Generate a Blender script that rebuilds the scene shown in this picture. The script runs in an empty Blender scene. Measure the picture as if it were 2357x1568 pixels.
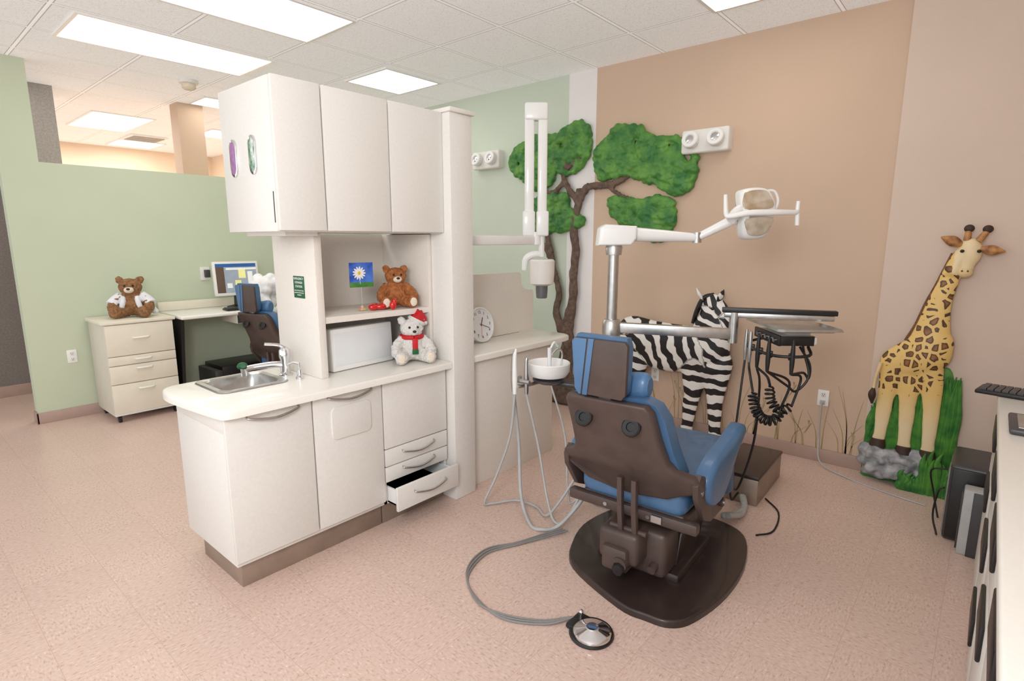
import bpy,bmesh,math,random
from mathutils import Vector,Matrix,noise
random.seed(7)
sc=bpy.context.scene
COL=sc.collection
sc.view_settings.view_transform='Standard'
def lin(c): return tuple(((x/255)/12.92 if x/255<=.04045 else ((x/255+.055)/1.055)**2.4) for x in c)+(1,)
# ---------------- materials
def nd(nt,t,**k):
    n=nt.nodes.new(t)
    for a,b in k.items(): setattr(n,a,b)
    return n
def mat(name,rgb,rough=.5,metal=0,var=.06,vs=12,bump=0,bs=80,coat=0,rgb2=None,emit=0,trans=0,alpha=1,vor=False):
    m=bpy.data.materials.new(name);m.use_nodes=True;nt=m.node_tree
    b=nt.nodes['Principled BSDF'];L=nt.links
    tc=nd(nt,'ShaderNodeTexCoord');n=nd(nt,'ShaderNodeTexNoise');n.inputs['Scale'].default_value=vs;n.inputs['Detail'].default_value=3
    L.new(tc.outputs['Object'],n.inputs['Vector'])
    mx=nd(nt,'ShaderNodeMix',data_type='RGBA')
    c=lin(rgb)
    c2=lin(rgb2) if rgb2 else tuple(x*(1-var*2) for x in c[:3])+(1,)
    mr=nd(nt,'ShaderNodeMapRange');mr.inputs[1].default_value=.35;mr.inputs[2].default_value=.65
    L.new(n.outputs[0],mr.inputs[0]);L.new(mr.outputs[0],mx.inputs[0])
    mx.inputs[6].default_value=c;mx.inputs[7].default_value=c2
    L.new(mx.outputs[2],b.inputs['Base Color'])
    b.inputs['Roughness'].default_value=rough;b.inputs['Metallic'].default_value=metal
    b.inputs['Coat Weight'].default_value=coat
    b.inputs['Transmission Weight'].default_value=trans
    b.inputs['Alpha'].default_value=alpha
    if emit:
        L.new(mx.outputs[2],b.inputs['Emission Color']);b.inputs['Emission Strength'].default_value=emit
    if bump:
        if vor: n2=nd(nt,'ShaderNodeTexVoronoi');n2.inputs['Scale'].default_value=bs
        else: n2=nd(nt,'ShaderNodeTexNoise');n2.inputs['Scale'].default_value=bs;n2.inputs['Detail'].default_value=4
        bp=nd(nt,'ShaderNodeBump');bp.inputs['Strength'].default_value=bump;bp.inputs['Distance'].default_value=.01
        L.new(tc.outputs['Object'],n2.inputs['Vector']);L.new(n2.outputs[0],bp.inputs['Height']);L.new(bp.outputs[0],b.inputs['Normal'])
    return m
M={}
M['tan']=mat('tan_paint',(209,182,159),.75,var=.015,vs=2,bump=.05,bs=200)
M['tan2']=mat('pink_tan_paint',(217,197,182),.75,var=.015,vs=2,bump=.05,bs=200)
M['green']=mat('green_paint',(201,210,185),.7,var=.015,vs=2,bump=.05,bs=200)
M['green2']=mat('light_green_paint',(205,215,199),.7,var=.015,vs=2,bump=.05,bs=200)
M['whitewall']=mat('white_paint',(238,234,233),.7,var=.01)
M['peach']=mat('peach_paint',(238,217,193),.75,var=.015,vs=2)
M['grayfab']=mat('gray_wall',(172,165,160),.9,var=.1,vs=60,bump=.3)
M['grayfab2']=mat('dark_gray_wall',(134,124,118),.9,var=.1,vs=60,bump=.3)
M['base']=mat('brown_vinyl',(180,153,141),.5,var=.03)
M['lam']=mat('speckled_laminate',(232,229,223),.42,var=.018,vs=75)
M['lam2']=mat('speckled_laminate_edge',(231,224,215),.5,var=.018,vs=75)
M['ctop']=mat('cream_worktop',(243,240,232),.3,var=.01,vs=60,coat=.2)
M['kick']=mat('brushed_bronze_kick',(167,150,136),.4,metal=.5,var=.08,vs=8)
M['steel']=mat('brushed_steel',(198,197,195),.33,metal=1,var=.06,vs=30)
M['chrome']=mat('chrome',(222,222,224),.08,metal=1,var=.01)
M['black']=mat('black_plastic',(28,26,26),.4,var=.1)
M['blackr']=mat('black_rubber',(22,21,22),.5,var=.1)
M['dgray']=mat('dark_gray_plastic',(66,64,66),.4,var=.05)
M['mgray']=mat('medium_gray_plastic',(105,105,108),.4,var=.05)
M['white']=mat('white_plastic',(241,241,239),.35,var=.01,coat=.2)
M['offw']=mat('offwhite_plastic',(234,231,225),.4,var=.015)
M['cart']=mat('cream_laminate',(234,227,209),.45,var=.02)
M['cartside']=mat('cream_side',(214,207,192),.5,var=.02)
M['blue']=mat('blue_vinyl',(76,114,153),.38,var=.08,vs=7,bump=.08,bs=110,coat=.15)
M['dblue']=mat('dark_blue_vinyl',(50,72,98),.4,var=.06,vs=9,bump=.06,bs=120)
M['brown']=mat('brown_metal_shell',(82,67,62),.42,var=.1,vs=10,bump=.05,bs=150)
M['dbrown']=mat('dark_brown_base',(56,43,40),.36,var=.15,vs=7,coat=.2)
M['hose']=mat('gray_hose',(184,183,182),.5,var=.05)
M['hosed']=mat('dark_gray_hose',(140,137,135),.5,var=.05)
M['leaf']=mat('foliage_green',(46,112,50),.5,rgb2=(98,152,62),vs=8,bump=.7,bs=26,vor=True)
M['bark']=mat('bark',(116,94,80),.7,rgb2=(86,68,57),vs=25,bump=.8,bs=45)
M['grass']=mat('grass_green',(38,106,44),.5,rgb2=(84,146,56),vs=12,bump=.3,bs=50)
M['rock']=mat('gray_rock',(184,184,186),.7,rgb2=(124,128,132),vs=16,bump=.8,bs=30)
M['bear']=mat('brown_plush',(196,124,72),.95,rgb2=(158,94,52),vs=50,bump=1,bs=150)
M['bear2']=mat('tan_brown_plush',(170,124,84),.95,rgb2=(130,92,58),vs=50,bump=1,bs=150)
M['plushw']=mat('white_plush',(243,240,235),.95,var=.04,vs=60,bump=1,bs=170)
M['cream']=mat('cream_plush',(240,226,206),.95,var=.05,vs=60,bump=.6,bs=170)
M['red']=mat('red_cloth',(205,22,34),.6,var=.1)
M['redg']=mat('red_glossy',(215,25,25),.15,var=.05,coat=.6)
M['pink']=mat('pink_plastic',(232,150,160),.3,rgb2=(190,214,120),vs=40)
M['dkgreen']=mat('dark_green',(20,92,52),.5,var=.05)
M['cloth']=mat('white_cloth',(232,234,238),.8,var=.05,bump=.5,bs=24)
M['sky']=mat('printed_sky',(34,72,175),.4,rgb2=(80,130,215),vs=14)
M['yellow']=mat('yellow',(245,200,40),.5)
M['screen']=mat('screen_gray',(150,160,172),.3,emit=.3)
M['screenb']=mat('screen_blue',(40,90,150),.3,emit=.3)
M['screend']=mat('screen_dark',(92,74,60),.3,emit=.25)
M['screeny']=mat('screen_yellow',(232,226,150),.3,emit=.3)
M['screenw']=mat('screen_white',(230,232,228),.3,emit=.3)
M['purple']=mat('purple_gloves_box',(170,120,170),.5,var=.15,vs=40)
M['glove']=mat('glove_box',(225,232,225),.5,rgb2=(60,120,80),vs=25)
M['glass']=mat('frosted_panel',(232,234,236),.25,var=.01)
M['amber']=mat('amber_reflector',(190,168,136),.12,metal=.6,rgb2=(230,220,204),vs=9)
M['shade']=mat('clear_shield',(178,160,138),.1,rgb2=(208,196,178),vs=18,coat=.6)
M['bag']=mat('plastic_bag',(240,239,238),.3,var=.05,vs=20,bump=1,bs=14)
M['paintg']=mat('painted_grass',(152,140,92),.8,rgb2=(182,157,119),vs=8)
M['lamp']=mat('diffuser',(255,253,248),.5,var=.005,emit=4.2)
M['ossi']=mat('giraffe_dark',(62,42,32),.6)
M['gir_y']=mat('giraffe_cream',(236,208,156),.6,var=.06)
M['gear']=mat('giraffe_ear',(206,150,92),.6,rgb2=(130,84,52),vs=20)
M['gmane']=mat('giraffe_mane',(132,88,52),.7,rgb2=(86,56,36),vs=60)

def ceiling_mat():
    m=bpy.data.materials.new('ceiling_tiles');m.use_nodes=True;nt=m.node_tree;b=nt.nodes['Principled BSDF'];L=nt.links
    tc=nd(nt,'ShaderNodeTexCoord');sp=nd(nt,'ShaderNodeSeparateXYZ');L.new(tc.outputs['Object'],sp.inputs[0])
    def line(out,off,per,w):
        a=nd(nt,'ShaderNodeMath',operation='SUBTRACT');L.new(out,a.inputs[0]);a.inputs[1].default_value=off-per*20
        mo=nd(nt,'ShaderNodeMath',operation='MODULO');L.new(a.outputs[0],mo.inputs[0]);mo.inputs[1].default_value=per
        s=nd(nt,'ShaderNodeMath',operation='SUBTRACT');L.new(mo.outputs[0],s.inputs[0]);s.inputs[1].default_value=per/2
        ab=nd(nt,'ShaderNodeMath',operation='ABSOLUTE');L.new(s.outputs[0],ab.inputs[0])
        g=nd(nt,'ShaderNodeMath',operation='GREATER_THAN');L.new(ab.outputs[0],g.inputs[0]);g.inputs[1].default_value=per/2-w
        return g.outputs[0]
    def comb(w):
        mm=nd(nt,'ShaderNodeMath',operation='MAXIMUM');L.new(line(sp.outputs[0],1.04,.73,w),mm.inputs[0]);L.new(line(sp.outputs[1],1.6,.645,w),mm.inputs[1]);return mm.outputs[0]
    n=nd(nt,'ShaderNodeTexNoise');n.inputs['Scale'].default_value=130;L.new(tc.outputs['Object'],n.inputs['Vector'])
    r=nd(nt,'ShaderNodeMapRange');r.inputs[1].default_value=.40;r.inputs[2].default_value=.5;L.new(n.outputs[0],r.inputs[0])
    m1=nd(nt,'ShaderNodeMix',data_type='RGBA');L.new(r.outputs[0],m1.inputs[0]);m1.inputs[6].default_value=lin((220,217,214));m1.inputs[7].default_value=lin((236,236,236))
    m2=nd(nt,'ShaderNodeMix',data_type='RGBA');L.new(comb(.017),m2.inputs[0]);L.new(m1.outputs[2],m2.inputs[6]);m2.inputs[7].default_value=lin((176,171,166))
    m3=nd(nt,'ShaderNodeMix',data_type='RGBA');L.new(comb(.011),m3.inputs[0]);L.new(m2.outputs[2],m3.inputs[6]);m3.inputs[7].default_value=lin((247,247,247))
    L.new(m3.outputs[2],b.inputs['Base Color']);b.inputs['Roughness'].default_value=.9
    L.new(m3.outputs[2],b.inputs['Emission Color']);b.inputs['Emission Strength'].default_value=.22  # faint glow added to the tiles to brighten the ceiling; they are no lamp
    return m
def floor_mat():
    m=bpy.data.materials.new('vinyl_floor_tiles');m.use_nodes=True;nt=m.node_tree;b=nt.nodes['Principled BSDF'];L=nt.links
    tc=nd(nt,'ShaderNodeTexCoord')
    br=nd(nt,'ShaderNodeTexBrick');br.offset=0;br.inputs['Scale'].default_value=1;br.inputs['Brick Width'].default_value=.305;br.inputs['Row Height'].default_value=.305;br.inputs['Mortar Size'].default_value=.001
    br.inputs['Color1'].default_value=(0,0,0,1);br.inputs['Color2'].default_value=(1,1,1,1);br.inputs['Mortar'].default_value=(.5,.5,.5,1)
    L.new(tc.outputs['Object'],br.inputs['Vector'])
    def fl(sx,sy,sc_):
        mp=nd(nt,'ShaderNodeMapping');mp.inputs['Scale'].default_value=(sx,sy,1);L.new(tc.outputs['Object'],mp.inputs[0])
        n=nd(nt,'ShaderNodeTexNoise');n.inputs['Scale'].default_value=sc_;n.inputs['Detail'].default_value=3;n.inputs['Roughness'].default_value=.6;L.new(mp.outputs[0],n.inputs['Vector']);return n.outputs[0]
    ck=nd(nt,'ShaderNodeTexChecker');ck.inputs['Scale'].default_value=1/.305;L.new(tc.outputs['Object'],ck.inputs['Vector'])
    mf=nd(nt,'ShaderNodeMix',data_type='FLOAT');L.new(ck.outputs['Fac'],mf.inputs[0]);L.new(fl(1,.4,115),mf.inputs[2]);L.new(fl(.4,1,115),mf.inputs[3])
    cr_=nd(nt,'ShaderNodeValToRGB');e=cr_.color_ramp.elements;e[0].position=.30;e[0].color=lin((184,150,136));e[1].position=.74;e[1].color=lin((244,230,220))
    for p,c in ((.37,(206,175,161)),(.45,(218,190,176)),(.6,(222,196,183)),(.68,(232,211,200))): x=e.new(p);x.color=lin(c)
    L.new(mf.outputs[0],cr_.inputs[0])
    mt=nd(nt,'ShaderNodeMix',data_type='RGBA',blend_type='MULTIPLY');mt.inputs[0].default_value=.04;L.new(cr_.outputs[0],mt.inputs[6]);L.new(br.outputs['Color'],mt.inputs[7])
    mm=nd(nt,'ShaderNodeMix',data_type='RGBA');L.new(br.outputs['Fac'],mm.inputs[0]);L.new(mt.outputs[2],mm.inputs[6]);mm.inputs[7].default_value=lin((197,166,152))
    L.new(mm.outputs[2],b.inputs['Base Color']);b.inputs['Roughness'].default_value=.28
    return m
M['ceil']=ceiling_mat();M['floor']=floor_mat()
def stripe_mat():
    m=bpy.data.materials.new('zebra_stripes');m.use_nodes=True;nt=m.node_tree;b=nt.nodes['Principled BSDF'];L=nt.links
    at=nd(nt,'ShaderNodeAttribute',attribute_name='ph');tc=nd(nt,'ShaderNodeTexCoord')
    n=nd(nt,'ShaderNodeTexNoise');n.inputs['Scale'].default_value=5.5;L.new(tc.outputs['Object'],n.inputs['Vector'])
    ma=nd(nt,'ShaderNodeMath',operation='MULTIPLY_ADD');L.new(n.outputs[0],ma.inputs[0]);ma.inputs[1].default_value=9;L.new(at.outputs['Fac'],ma.inputs[2])
    s=nd(nt,'ShaderNodeMath',operation='SINE');L.new(ma.outputs[0],s.inputs[0])
    mr=nd(nt,'ShaderNodeMapRange');mr.inputs[1].default_value=-.02;mr.inputs[2].default_value=.14;L.new(s.outputs[0],mr.inputs[0])
    mx=nd(nt,'ShaderNodeMix',data_type='RGBA');L.new(mr.outputs[0],mx.inputs[0]);mx.inputs[6].default_value=lin((30,28,30));mx.inputs[7].default_value=lin((240,238,234))
    L.new(mx.outputs[2],b.inputs['Base Color']);b.inputs['Roughness'].default_value=.5
    return m
def spot_mat():
    m=bpy.data.materials.new('giraffe_spots');m.use_nodes=True;nt=m.node_tree;b=nt.nodes['Principled BSDF'];L=nt.links
    tc=nd(nt,'ShaderNodeTexCoord');mp=nd(nt,'ShaderNodeMapping');mp.inputs['Scale'].default_value=(.4,1,.85);L.new(tc.outputs['Object'],mp.inputs[0])
    nz=nd(nt,'ShaderNodeTexNoise');nz.inputs['Scale'].default_value=14;L.new(mp.outputs[0],nz.inputs['Vector'])
    av=nd(nt,'ShaderNodeVectorMath',operation='MULTIPLY_ADD');L.new(nz.outputs[1],av.inputs[0]);av.inputs[1].default_value=(.02,.02,.02);L.new(mp.outputs[0],av.inputs[2])
    v=nd(nt,'ShaderNodeTexVoronoi',feature='DISTANCE_TO_EDGE');v.inputs['Scale'].default_value=21;v.inputs['Randomness'].default_value=.75;L.new(av.outputs[0],v.inputs['Vector'])
    at=nd(nt,'ShaderNodeAttribute',attribute_name='sp')
    mu=nd(nt,'ShaderNodeMath',operation='SUBTRACT');L.new(v.outputs['Distance'],mu.inputs[0]);L.new(at.outputs['Fac'],mu.inputs[1])
    mr=nd(nt,'ShaderNodeMapRange');mr.inputs[1].default_value=.14;mr.inputs[2].default_value=.17;L.new(mu.outputs[0],mr.inputs[0])
    mr2=nd(nt,'ShaderNodeMapRange');mr2.inputs[1].default_value=.2;mr2.inputs[2].default_value=.36;L.new(mu.outputs[0],mr2.inputs[0])
    sp=nd(nt,'ShaderNodeMix',data_type='RGBA');L.new(mr2.outputs[0],sp.inputs[0]);sp.inputs[6].default_value=lin((72,50,36));sp.inputs[7].default_value=lin((156,104,58))
    mx=nd(nt,'ShaderNodeMix',data_type='RGBA');L.new(mr.outputs[0],mx.inputs[0]);L.new(sp.outputs[2],mx.inputs[7])
    lg=nd(nt,'ShaderNodeMapRange');L.new(at.outputs['Fac'],lg.inputs[0]);cl=nd(nt,'ShaderNodeMix',data_type='RGBA');L.new(lg.outputs[0],cl.inputs[0]);cl.inputs[6].default_value=lin((232,196,120));cl.inputs[7].default_value=lin((236,214,172));L.new(cl.outputs[2],mx.inputs[6])
    L.new(mx.outputs[2],b.inputs['Base Color']);b.inputs['Roughness'].default_value=.5
    return m
M['zebra']=stripe_mat();M['giraffe']=spot_mat()
# ---------------- geometry
def cr(pts,n):
    if n<=1 or len(pts)<3: return [tuple(p) for p in pts]
    P=[Vector(p) for p in pts];P=[P[0]*2-P[1]]+P+[P[-1]*2-P[-2]];out=[]
    for i in range(1,len(P)-2):
        for k in range(n):
            t=k/n;a,b,c,d=P[i-1:i+3]
            out.append(tuple(.5*((2*b)+(c-a)*t+(2*a-5*b+4*c-d)*t*t+(3*b-a-3*c+d)*t**3)))
    out.append(tuple(P[-2]));return out
def smooth_loop(pts,n=5):
    N=len(pts);out=[];P=[Vector(p) for p in pts]
    for i in range(N):
        a,b,c,d=P[i-1],P[i],P[(i+1)%N],P[(i+2)%N]
        for k in range(n):
            t=k/n;out.append(tuple(.5*((2*b)+(c-a)*t+(2*a-5*b+4*c-d)*t*t+(3*b-a-3*c+d)*t**3)))
    return out
def rrect(x0,y0,x1,y1,r,n=5):
    o=[]
    for cx,cy,a0 in ((x1-r,y1-r,0),(x0+r,y1-r,90),(x0+r,y0+r,180),(x1-r,y0+r,270)):
        for k in range(n+1):
            a=math.radians(a0+90*k/n);o.append((cx+r*math.cos(a),cy+r*math.sin(a)))
    return o
def WALL(X): return Matrix(((0,0,-1,X),(-1,0,0,0),(0,1,0,0),(0,0,0,1)))   # (-Y,Z) -> faces -X
def FRONT(Y): return Matrix(((1,0,0,0),(0,0,-1,Y),(0,1,0,0),(0,0,0,1)))  # (X,Z) -> faces -Y
class G:
    def __init__(s): s.v=[];s.f=[];s.m=[]
    def add(s,vs,fs,mi=0,T=None):
        o=len(s.v)
        for v in vs: s.v.append(tuple(T@Vector(v)) if T else tuple(v))
        for f in fs: s.f.append([i+o for i in f]);s.m.append(mi)
        return s
    def bm(s,b,mi=0,T=None):
        b.verts.index_update();s.add([v.co[:] for v in b.verts],[[v.index for v in f.verts] for f in b.faces],mi,T);b.free();return s
    def box(s,lo,hi,b=0,seg=2,mi=0,T=None):
        m=bmesh.new();bmesh.ops.create_cube(m,size=1)
        for v in m.verts: v.co=Vector([lo[k]+(hi[k]-lo[k])*(v.co[k]+.5) for k in range(3)])
        if b: bmesh.ops.bevel(m,geom=m.edges[:],offset=b,segments=seg,affect='EDGES',profile=.5)
        return s.bm(m,mi,T)
    def prism(s,out,d,b=0,T=None,mi=0,seg=2,z0=0):
        m=bmesh.new();vs=[m.verts.new((p[0],p[1],z0)) for p in out];f=m.faces.new(vs)
        r=bmesh.ops.extrude_face_region(m,geom=[f]);top=[g for g in r['geom'] if isinstance(g,bmesh.types.BMVert)]
        for v in top: v.co.z+=d
        bmesh.ops.recalc_face_normals(m,faces=m.faces[:])
        if b:
            ts=set(top);es=[e for e in m.edges if e.verts[0] in ts and e.verts[1] in ts]
            bmesh.ops.bevel(m,geom=es,offset=b,segments=seg,affect='EDGES',profile=.5)
        return s.bm(m,mi,T)
    def ball(s,c,r,mi=0,R=None,seg=20):
        if not hasattr(r,'__len__'): r=(r,r,r)
        m=bmesh.new();bmesh.ops.create_uvsphere(m,u_segments=seg,v_segments=max(6,seg*2//3),radius=1)
        T=Matrix.Translation(c)@(R.to_4x4() if R else Matrix())@Matrix.Diagonal((*r,1));return s.bm(m,mi,T)
    def tube(s,pts,r=.01,seg=10,mi=0,n=5,caps=True,flat=1):
        if len(pts[0])==3: pts=[tuple(p)+(r,) for p in pts]
        Q=cr(pts,n);P=[Vector(q[:3]) for q in Q];N=len(P);up=None;vs=[];fs=[]
        for i in range(N):
            t=(P[min(i+1,N-1)]-P[max(i-1,0)])
            t=t.normalized() if t.length>1e-9 else Vector((0,0,1))
            if up is None: up=t.orthogonal().normalized() if abs(t.z)>.9 else Vector((0,0,1))
            a=up-t*up.dot(t);a=a.normalized() if a.length>1e-6 else t.orthogonal().normalized();up=a;bb=t.cross(a)
            for k in range(seg):
                an=2*math.pi*k/seg;vs.append(P[i]+(a*math.cos(an)*flat+bb*math.sin(an))*max(Q[i][3],.0005))
        for i in range(N-1):
            for k in range(seg): fs.append([i*seg+k,i*seg+(k+1)%seg,(i+1)*seg+(k+1)%seg,(i+1)*seg+k])
        if caps: fs.append([k for k in range(seg)][::-1]);fs.append([(N-1)*seg+k for k in range(seg)])
        return s.add(vs,fs,mi)
    def cyl(s,a,b,r0,r1=None,seg=24,mi=0): return s.tube([(*a,r0),(*b,r0 if r1 is None else r1)],seg=seg,mi=mi,n=1)
    def lathe(s,prof,c=(0,0,0),seg=32,mi=0,T=None):
        vs=[];fs=[];n=len(prof)
        for k in range(seg):
            a=2*math.pi*k/seg
            for r,z in prof: vs.append((c[0]+r*math.cos(a),c[1]+r*math.sin(a),c[2]+z))
        for k in range(seg):
            for i in range(n-1): fs.append([k*n+i,((k+1)%seg)*n+i,((k+1)%seg)*n+i+1,k*n+i+1])
        m=bmesh.new();V=[m.verts.new(v) for v in vs]
        for f in fs: m.faces.new([V[i] for i in f])
        bmesh.ops.remove_doubles(m,verts=m.verts[:],dist=1e-5);bmesh.ops.recalc_face_normals(m,faces=m.faces[:])
        return s.bm(m,mi,T)
    def map(s,fn): s.v=[tuple(fn(*v)) for v in s.v];return s
WO={}
def raw(name,g,mats,off,sharp=38):
    me=bpy.data.meshes.new(name);me.from_pydata([tuple(Vector(v)-off) for v in g.v],[],g.f)
    for m in mats: me.materials.append(M[m] if isinstance(m,str) else m)
    me.polygons.foreach_set('material_index',g.m);me.update()
    me.shade_smooth();me.set_sharp_from_angle(angle=math.radians(sharp))
    ob=bpy.data.objects.new(name,me);COL.objects.link(ob);return ob
def meta(ob,label,cat,group):
    ob['label']=label;ob['category']=cat
    if group: ob['group']=group
def thing(name,label,cat,loc,rz=None,group=None):
    e=bpy.data.objects.new(name,None);e.empty_display_size=.05;COL.objects.link(e);e.location=loc
    if rz is not None: e.rotation_euler=(0,0,math.radians(rz));WO[e]=Vector((0,0,0))
    else: WO[e]=Vector(loc)
    meta(e,label,cat,group);return e
def part(par,name,g,mats,label=None,sharp=38):
    if isinstance(mats,str): mats=[mats]
    ob=raw(name,g,mats,WO[par],sharp);ob.parent=par;WO[ob]=WO[par]
    if label: ob['label']=label
    return ob
def single(name,label,cat,g,mats,org,group=None,sharp=38):
    if isinstance(mats,str): mats=[mats]
    ob=raw(name,g,mats,Vector(org),sharp);ob.location=org;WO[ob]=Vector(org);meta(ob,label,cat,group);return ob
def struct(name,g,mats):
    if isinstance(mats,str): mats=[mats]
    ob=raw(name,g,mats,Vector((0,0,0)));ob['kind']='structure';return ob
def bake(ob):
    dg=bpy.context.evaluated_depsgraph_get();me=bpy.data.meshes.new_from_object(ob.evaluated_get(dg));mats=list(ob.data.materials)
    ob.modifiers.clear();ob.data=me
    if not len(me.materials):
        for m in mats: me.materials.append(m)
    return ob
def fuse(ob,vox=.01,sm=3):
    r=ob.modifiers.new('r','REMESH');r.mode='VOXEL';r.voxel_size=vox
    if sm: k=ob.modifiers.new('s','SMOOTH');k.iterations=sm;k.factor=.5
    bake(ob);ob.data.shade_smooth();return ob
def cut(ob,g):
    c=raw('cutter',g,[],WO[ob]);c.location=ob.location
    b=ob.modifiers.new('b','BOOLEAN');b.object=c;b.operation='DIFFERENCE';b.solver='EXACT'
    bpy.context.view_layer.update();bake(ob);bpy.data.objects.remove(c);ob.data.shade_smooth();ob.data.set_sharp_from_angle(angle=math.radians(38))
def text(par,name,body,size,loc,mx,m,ext=.0006):
    c=bpy.data.curves.new('t','FONT');c.body=body;c.size=size;c.extrude=ext;c.align_x='CENTER';c.align_y='CENTER'
    o=bpy.data.objects.new('t',c);COL.objects.link(o);bpy.context.view_layer.update()
    me=bpy.data.meshes.new_from_object(o);bpy.data.objects.remove(o)
    T=mx.copy();T.translation=Vector(loc)
    g=G().add([T@v.co for v in me.vertices],[list(p.vertices) for p in me.polygons])
    return part(par,name,g,m)
CH=3.15
# ---------------- room
struct('floor',G().box((-3,-3,-.1),(4.7,11.4,0)),'floor')
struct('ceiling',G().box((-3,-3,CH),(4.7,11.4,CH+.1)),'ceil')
g=G();g.box((4.53,.56,0),(4.7,2.88,CH));g.box((4.53,2.88,0),(4.7,3.18,CH),mi=1);g.box((4.53,3.18,0),(4.7,6.5,CH),mi=2)
g.box((4.53,6.5,0),(4.7,11.2,CH),mi=3);g.box((4.49,-.8,0),(4.7,.56,CH),b=0,mi=4);struct('wall_east',g,['tan','whitewall','green2','peach','tan2'])
struct('wall_south',G().box((.5,-.85,0),(4.49,-.75,CH)),'tan2')
g=G();g.box((.89,6.4,0),(1.15,6.52,CH));g.box((1.15,6.4,0),(4.53,6.52,2.31));struct('wall_partition',g,['green'])
struct('wall_north',G().box((-3,11.2,0),(4.7,11.4,CH)),'peach')
struct('wall_west',G().box((-1.5,7.8,0),(1.2,7.9,CH)),'grayfab2')
struct('trim_1',G().box((1.2,7.3,0),(1.5,7.9,CH)),'grayfab')
struct('trim_2',G().box((2.55,7.08,0),(2.82,7.3,CH)),'tan')
struct('baseboard_east',G().box((4.515,.56,0),(4.53,6.4,.1),.003).box((4.475,-.75,0),(4.49,.56,.1),.003),'base')
struct('baseboard_partition',G().box((.875,6.385,0),(4.5,6.4,.1),.003).box((.875,6.385,0),(.89,6.53,.1),.003),'base')
struct('baseboard_west',G().box((-1.5,7.785,0),(1.2,7.8,.12),.003),'base')
# ceiling fixtures
def clight(x0,x1,y0,y1):
    t=thing('ceiling_light','recessed fluorescent ceiling light with white prismatic diffuser','ceiling light',((x0+x1)/2,(y0+y1)/2,CH),group='recessed ceiling lights')
    g=G();w=.025;z0,z1=CH-.012,CH
    g.box((x0-w,y0-w,z0),(x1+w,y0,z1));g.box((x0-w,y1,z0),(x1+w,y1+w,z1));g.box((x0-w,y0,z0),(x0,y1,z1));g.box((x1,y0,z0),(x1+w,y1,z1))
    part(t,'frame',g,'white');part(t,'diffuser',G().box((x0,y0,z0+.004),(x1,y1,z1-.001)),'lamp')
for r in ((1.20,2.54,4.88,5.5),(1.15,2.48,3.59,4.2),(3.32,3.95,1.0,1.6),(3.31,3.92,4.31,4.91),(2.07,2.7,8.3,9.5),(2.85,3.45,10.25,10.9),(2.67,3.28,6.6,7.0),(3.45,4.05,8.39,9.02),(.55,1.15,6.6,7.2)): clight(*r)
t=thing('smoke_detector','round cream ceiling smoke detector','smoke detector',(2.31,6.07,CH))
part(t,'base_plate',G().lathe([(0,0),(.085,0),(.085,-.03),(.07,-.035),(0,-.035)],(2.31,6.07,CH)),'offw')
part(t,'sensor_head',G().lathe([(0,-.03),(.06,-.035),(.062,-.07),(.045,-.085),(0,-.087)],(2.31,6.07,CH)),'cream')
t=thing('air_vent','white louvred ceiling air vent','vent',(3.06,9.87,CH));part(t,'frame',G().box((2.82,9.6,CH-.02),(3.3,10.15,CH),.004),'white')
g=G()
for i in range(7): g.box((2.86,9.65+i*.068,CH-.03),(3.26,9.672+i*.068,CH-.018))
part(t,'louvre',g,'hose')
# ---------------- central island
t=thing('base_cabinet','speckled cream laminate sink cabinet with two doors','cabinet',(1.39,2.8,0))
part(t,'body',G().box((.97,2.52,.13),(1.805,3.1,.78),.002).box((.97,2.52,.78),(1.06,3.1,.866),.002).box((1.41,2.52,.78),(1.805,3.1,.866),.002).box((1.06,2.52,.78),(1.41,2.74,.866)),'lam')
part(t,'toe_kick',G().box((1.0,2.555,0),(1.805,3.0,.14),.002),'kick',"brushed bronze toe kick")
def arc_handle(x0,x1,y,z,dz=-.022):
    g=G();xm=(x0+x1)/2
    g.tube([(x0,y+.004,z+.004,.004),(x0+.01,y-.018,z+dz*.25,.0055),(xm,y-.03,z+dz,.0065),(x1-.01,y-.018,z+dz*.25,.0055),(x1,y+.004,z+.004,.004)],seg=10,n=6);return g
d=part(t,'door',G().box((.962,2.5,.155),(1.382,2.52,.862),.004),'lam');part(d,'handle',arc_handle(1.06,1.31,2.5,.845),'steel','curved brushed steel handle')
d=part(t,'door',G().box((1.390,2.5,.155),(1.804,2.52,.862),.004),'lam');part(d,'handle',arc_handle(1.47,1.73,2.5,.848),'steel','curved brushed steel handle')
part(d,'trash_flap',G().prism(rrect(1.485,.615,1.725,.79,.03),.008,.003,FRONT(2.5)),'lam',"rounded square waste flap")
t=thing('drawer_cabinet','speckled cream laminate cabinet with lowest drawer pulled open','cabinet',(2.05,2.8,0))
g=G();g.box((1.811,2.52,.13),(1.825,3.1,.866));g.box((2.275,2.52,.13),(2.29,3.1,.866));g.box((1.811,3.08,.13),(2.29,3.1,.866));g.box((1.811,2.52,.13),(2.29,3.1,.15));g.box((1.811,2.52,.27),(2.29,3.1,.866))
part(t,'body',g,'lam');part(t,'toe_kick',G().box((1.811,2.555,0),(2.29,3.0,.13)),'kick',"brushed bronze toe kick")
part(t,'door',G().box((1.812,2.5,.468),(2.285,2.52,.862),.004),'lam')
for z0,z1 in ((.362,.462),(.268,.356)):
    d=part(t,'drawer',G().box((1.812,2.5,z0),(2.285,2.52,z1),.004),'lam');part(d,'handle',arc_handle(1.93,2.17,2.5,(z0+z1)/2+.02),'steel')
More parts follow.
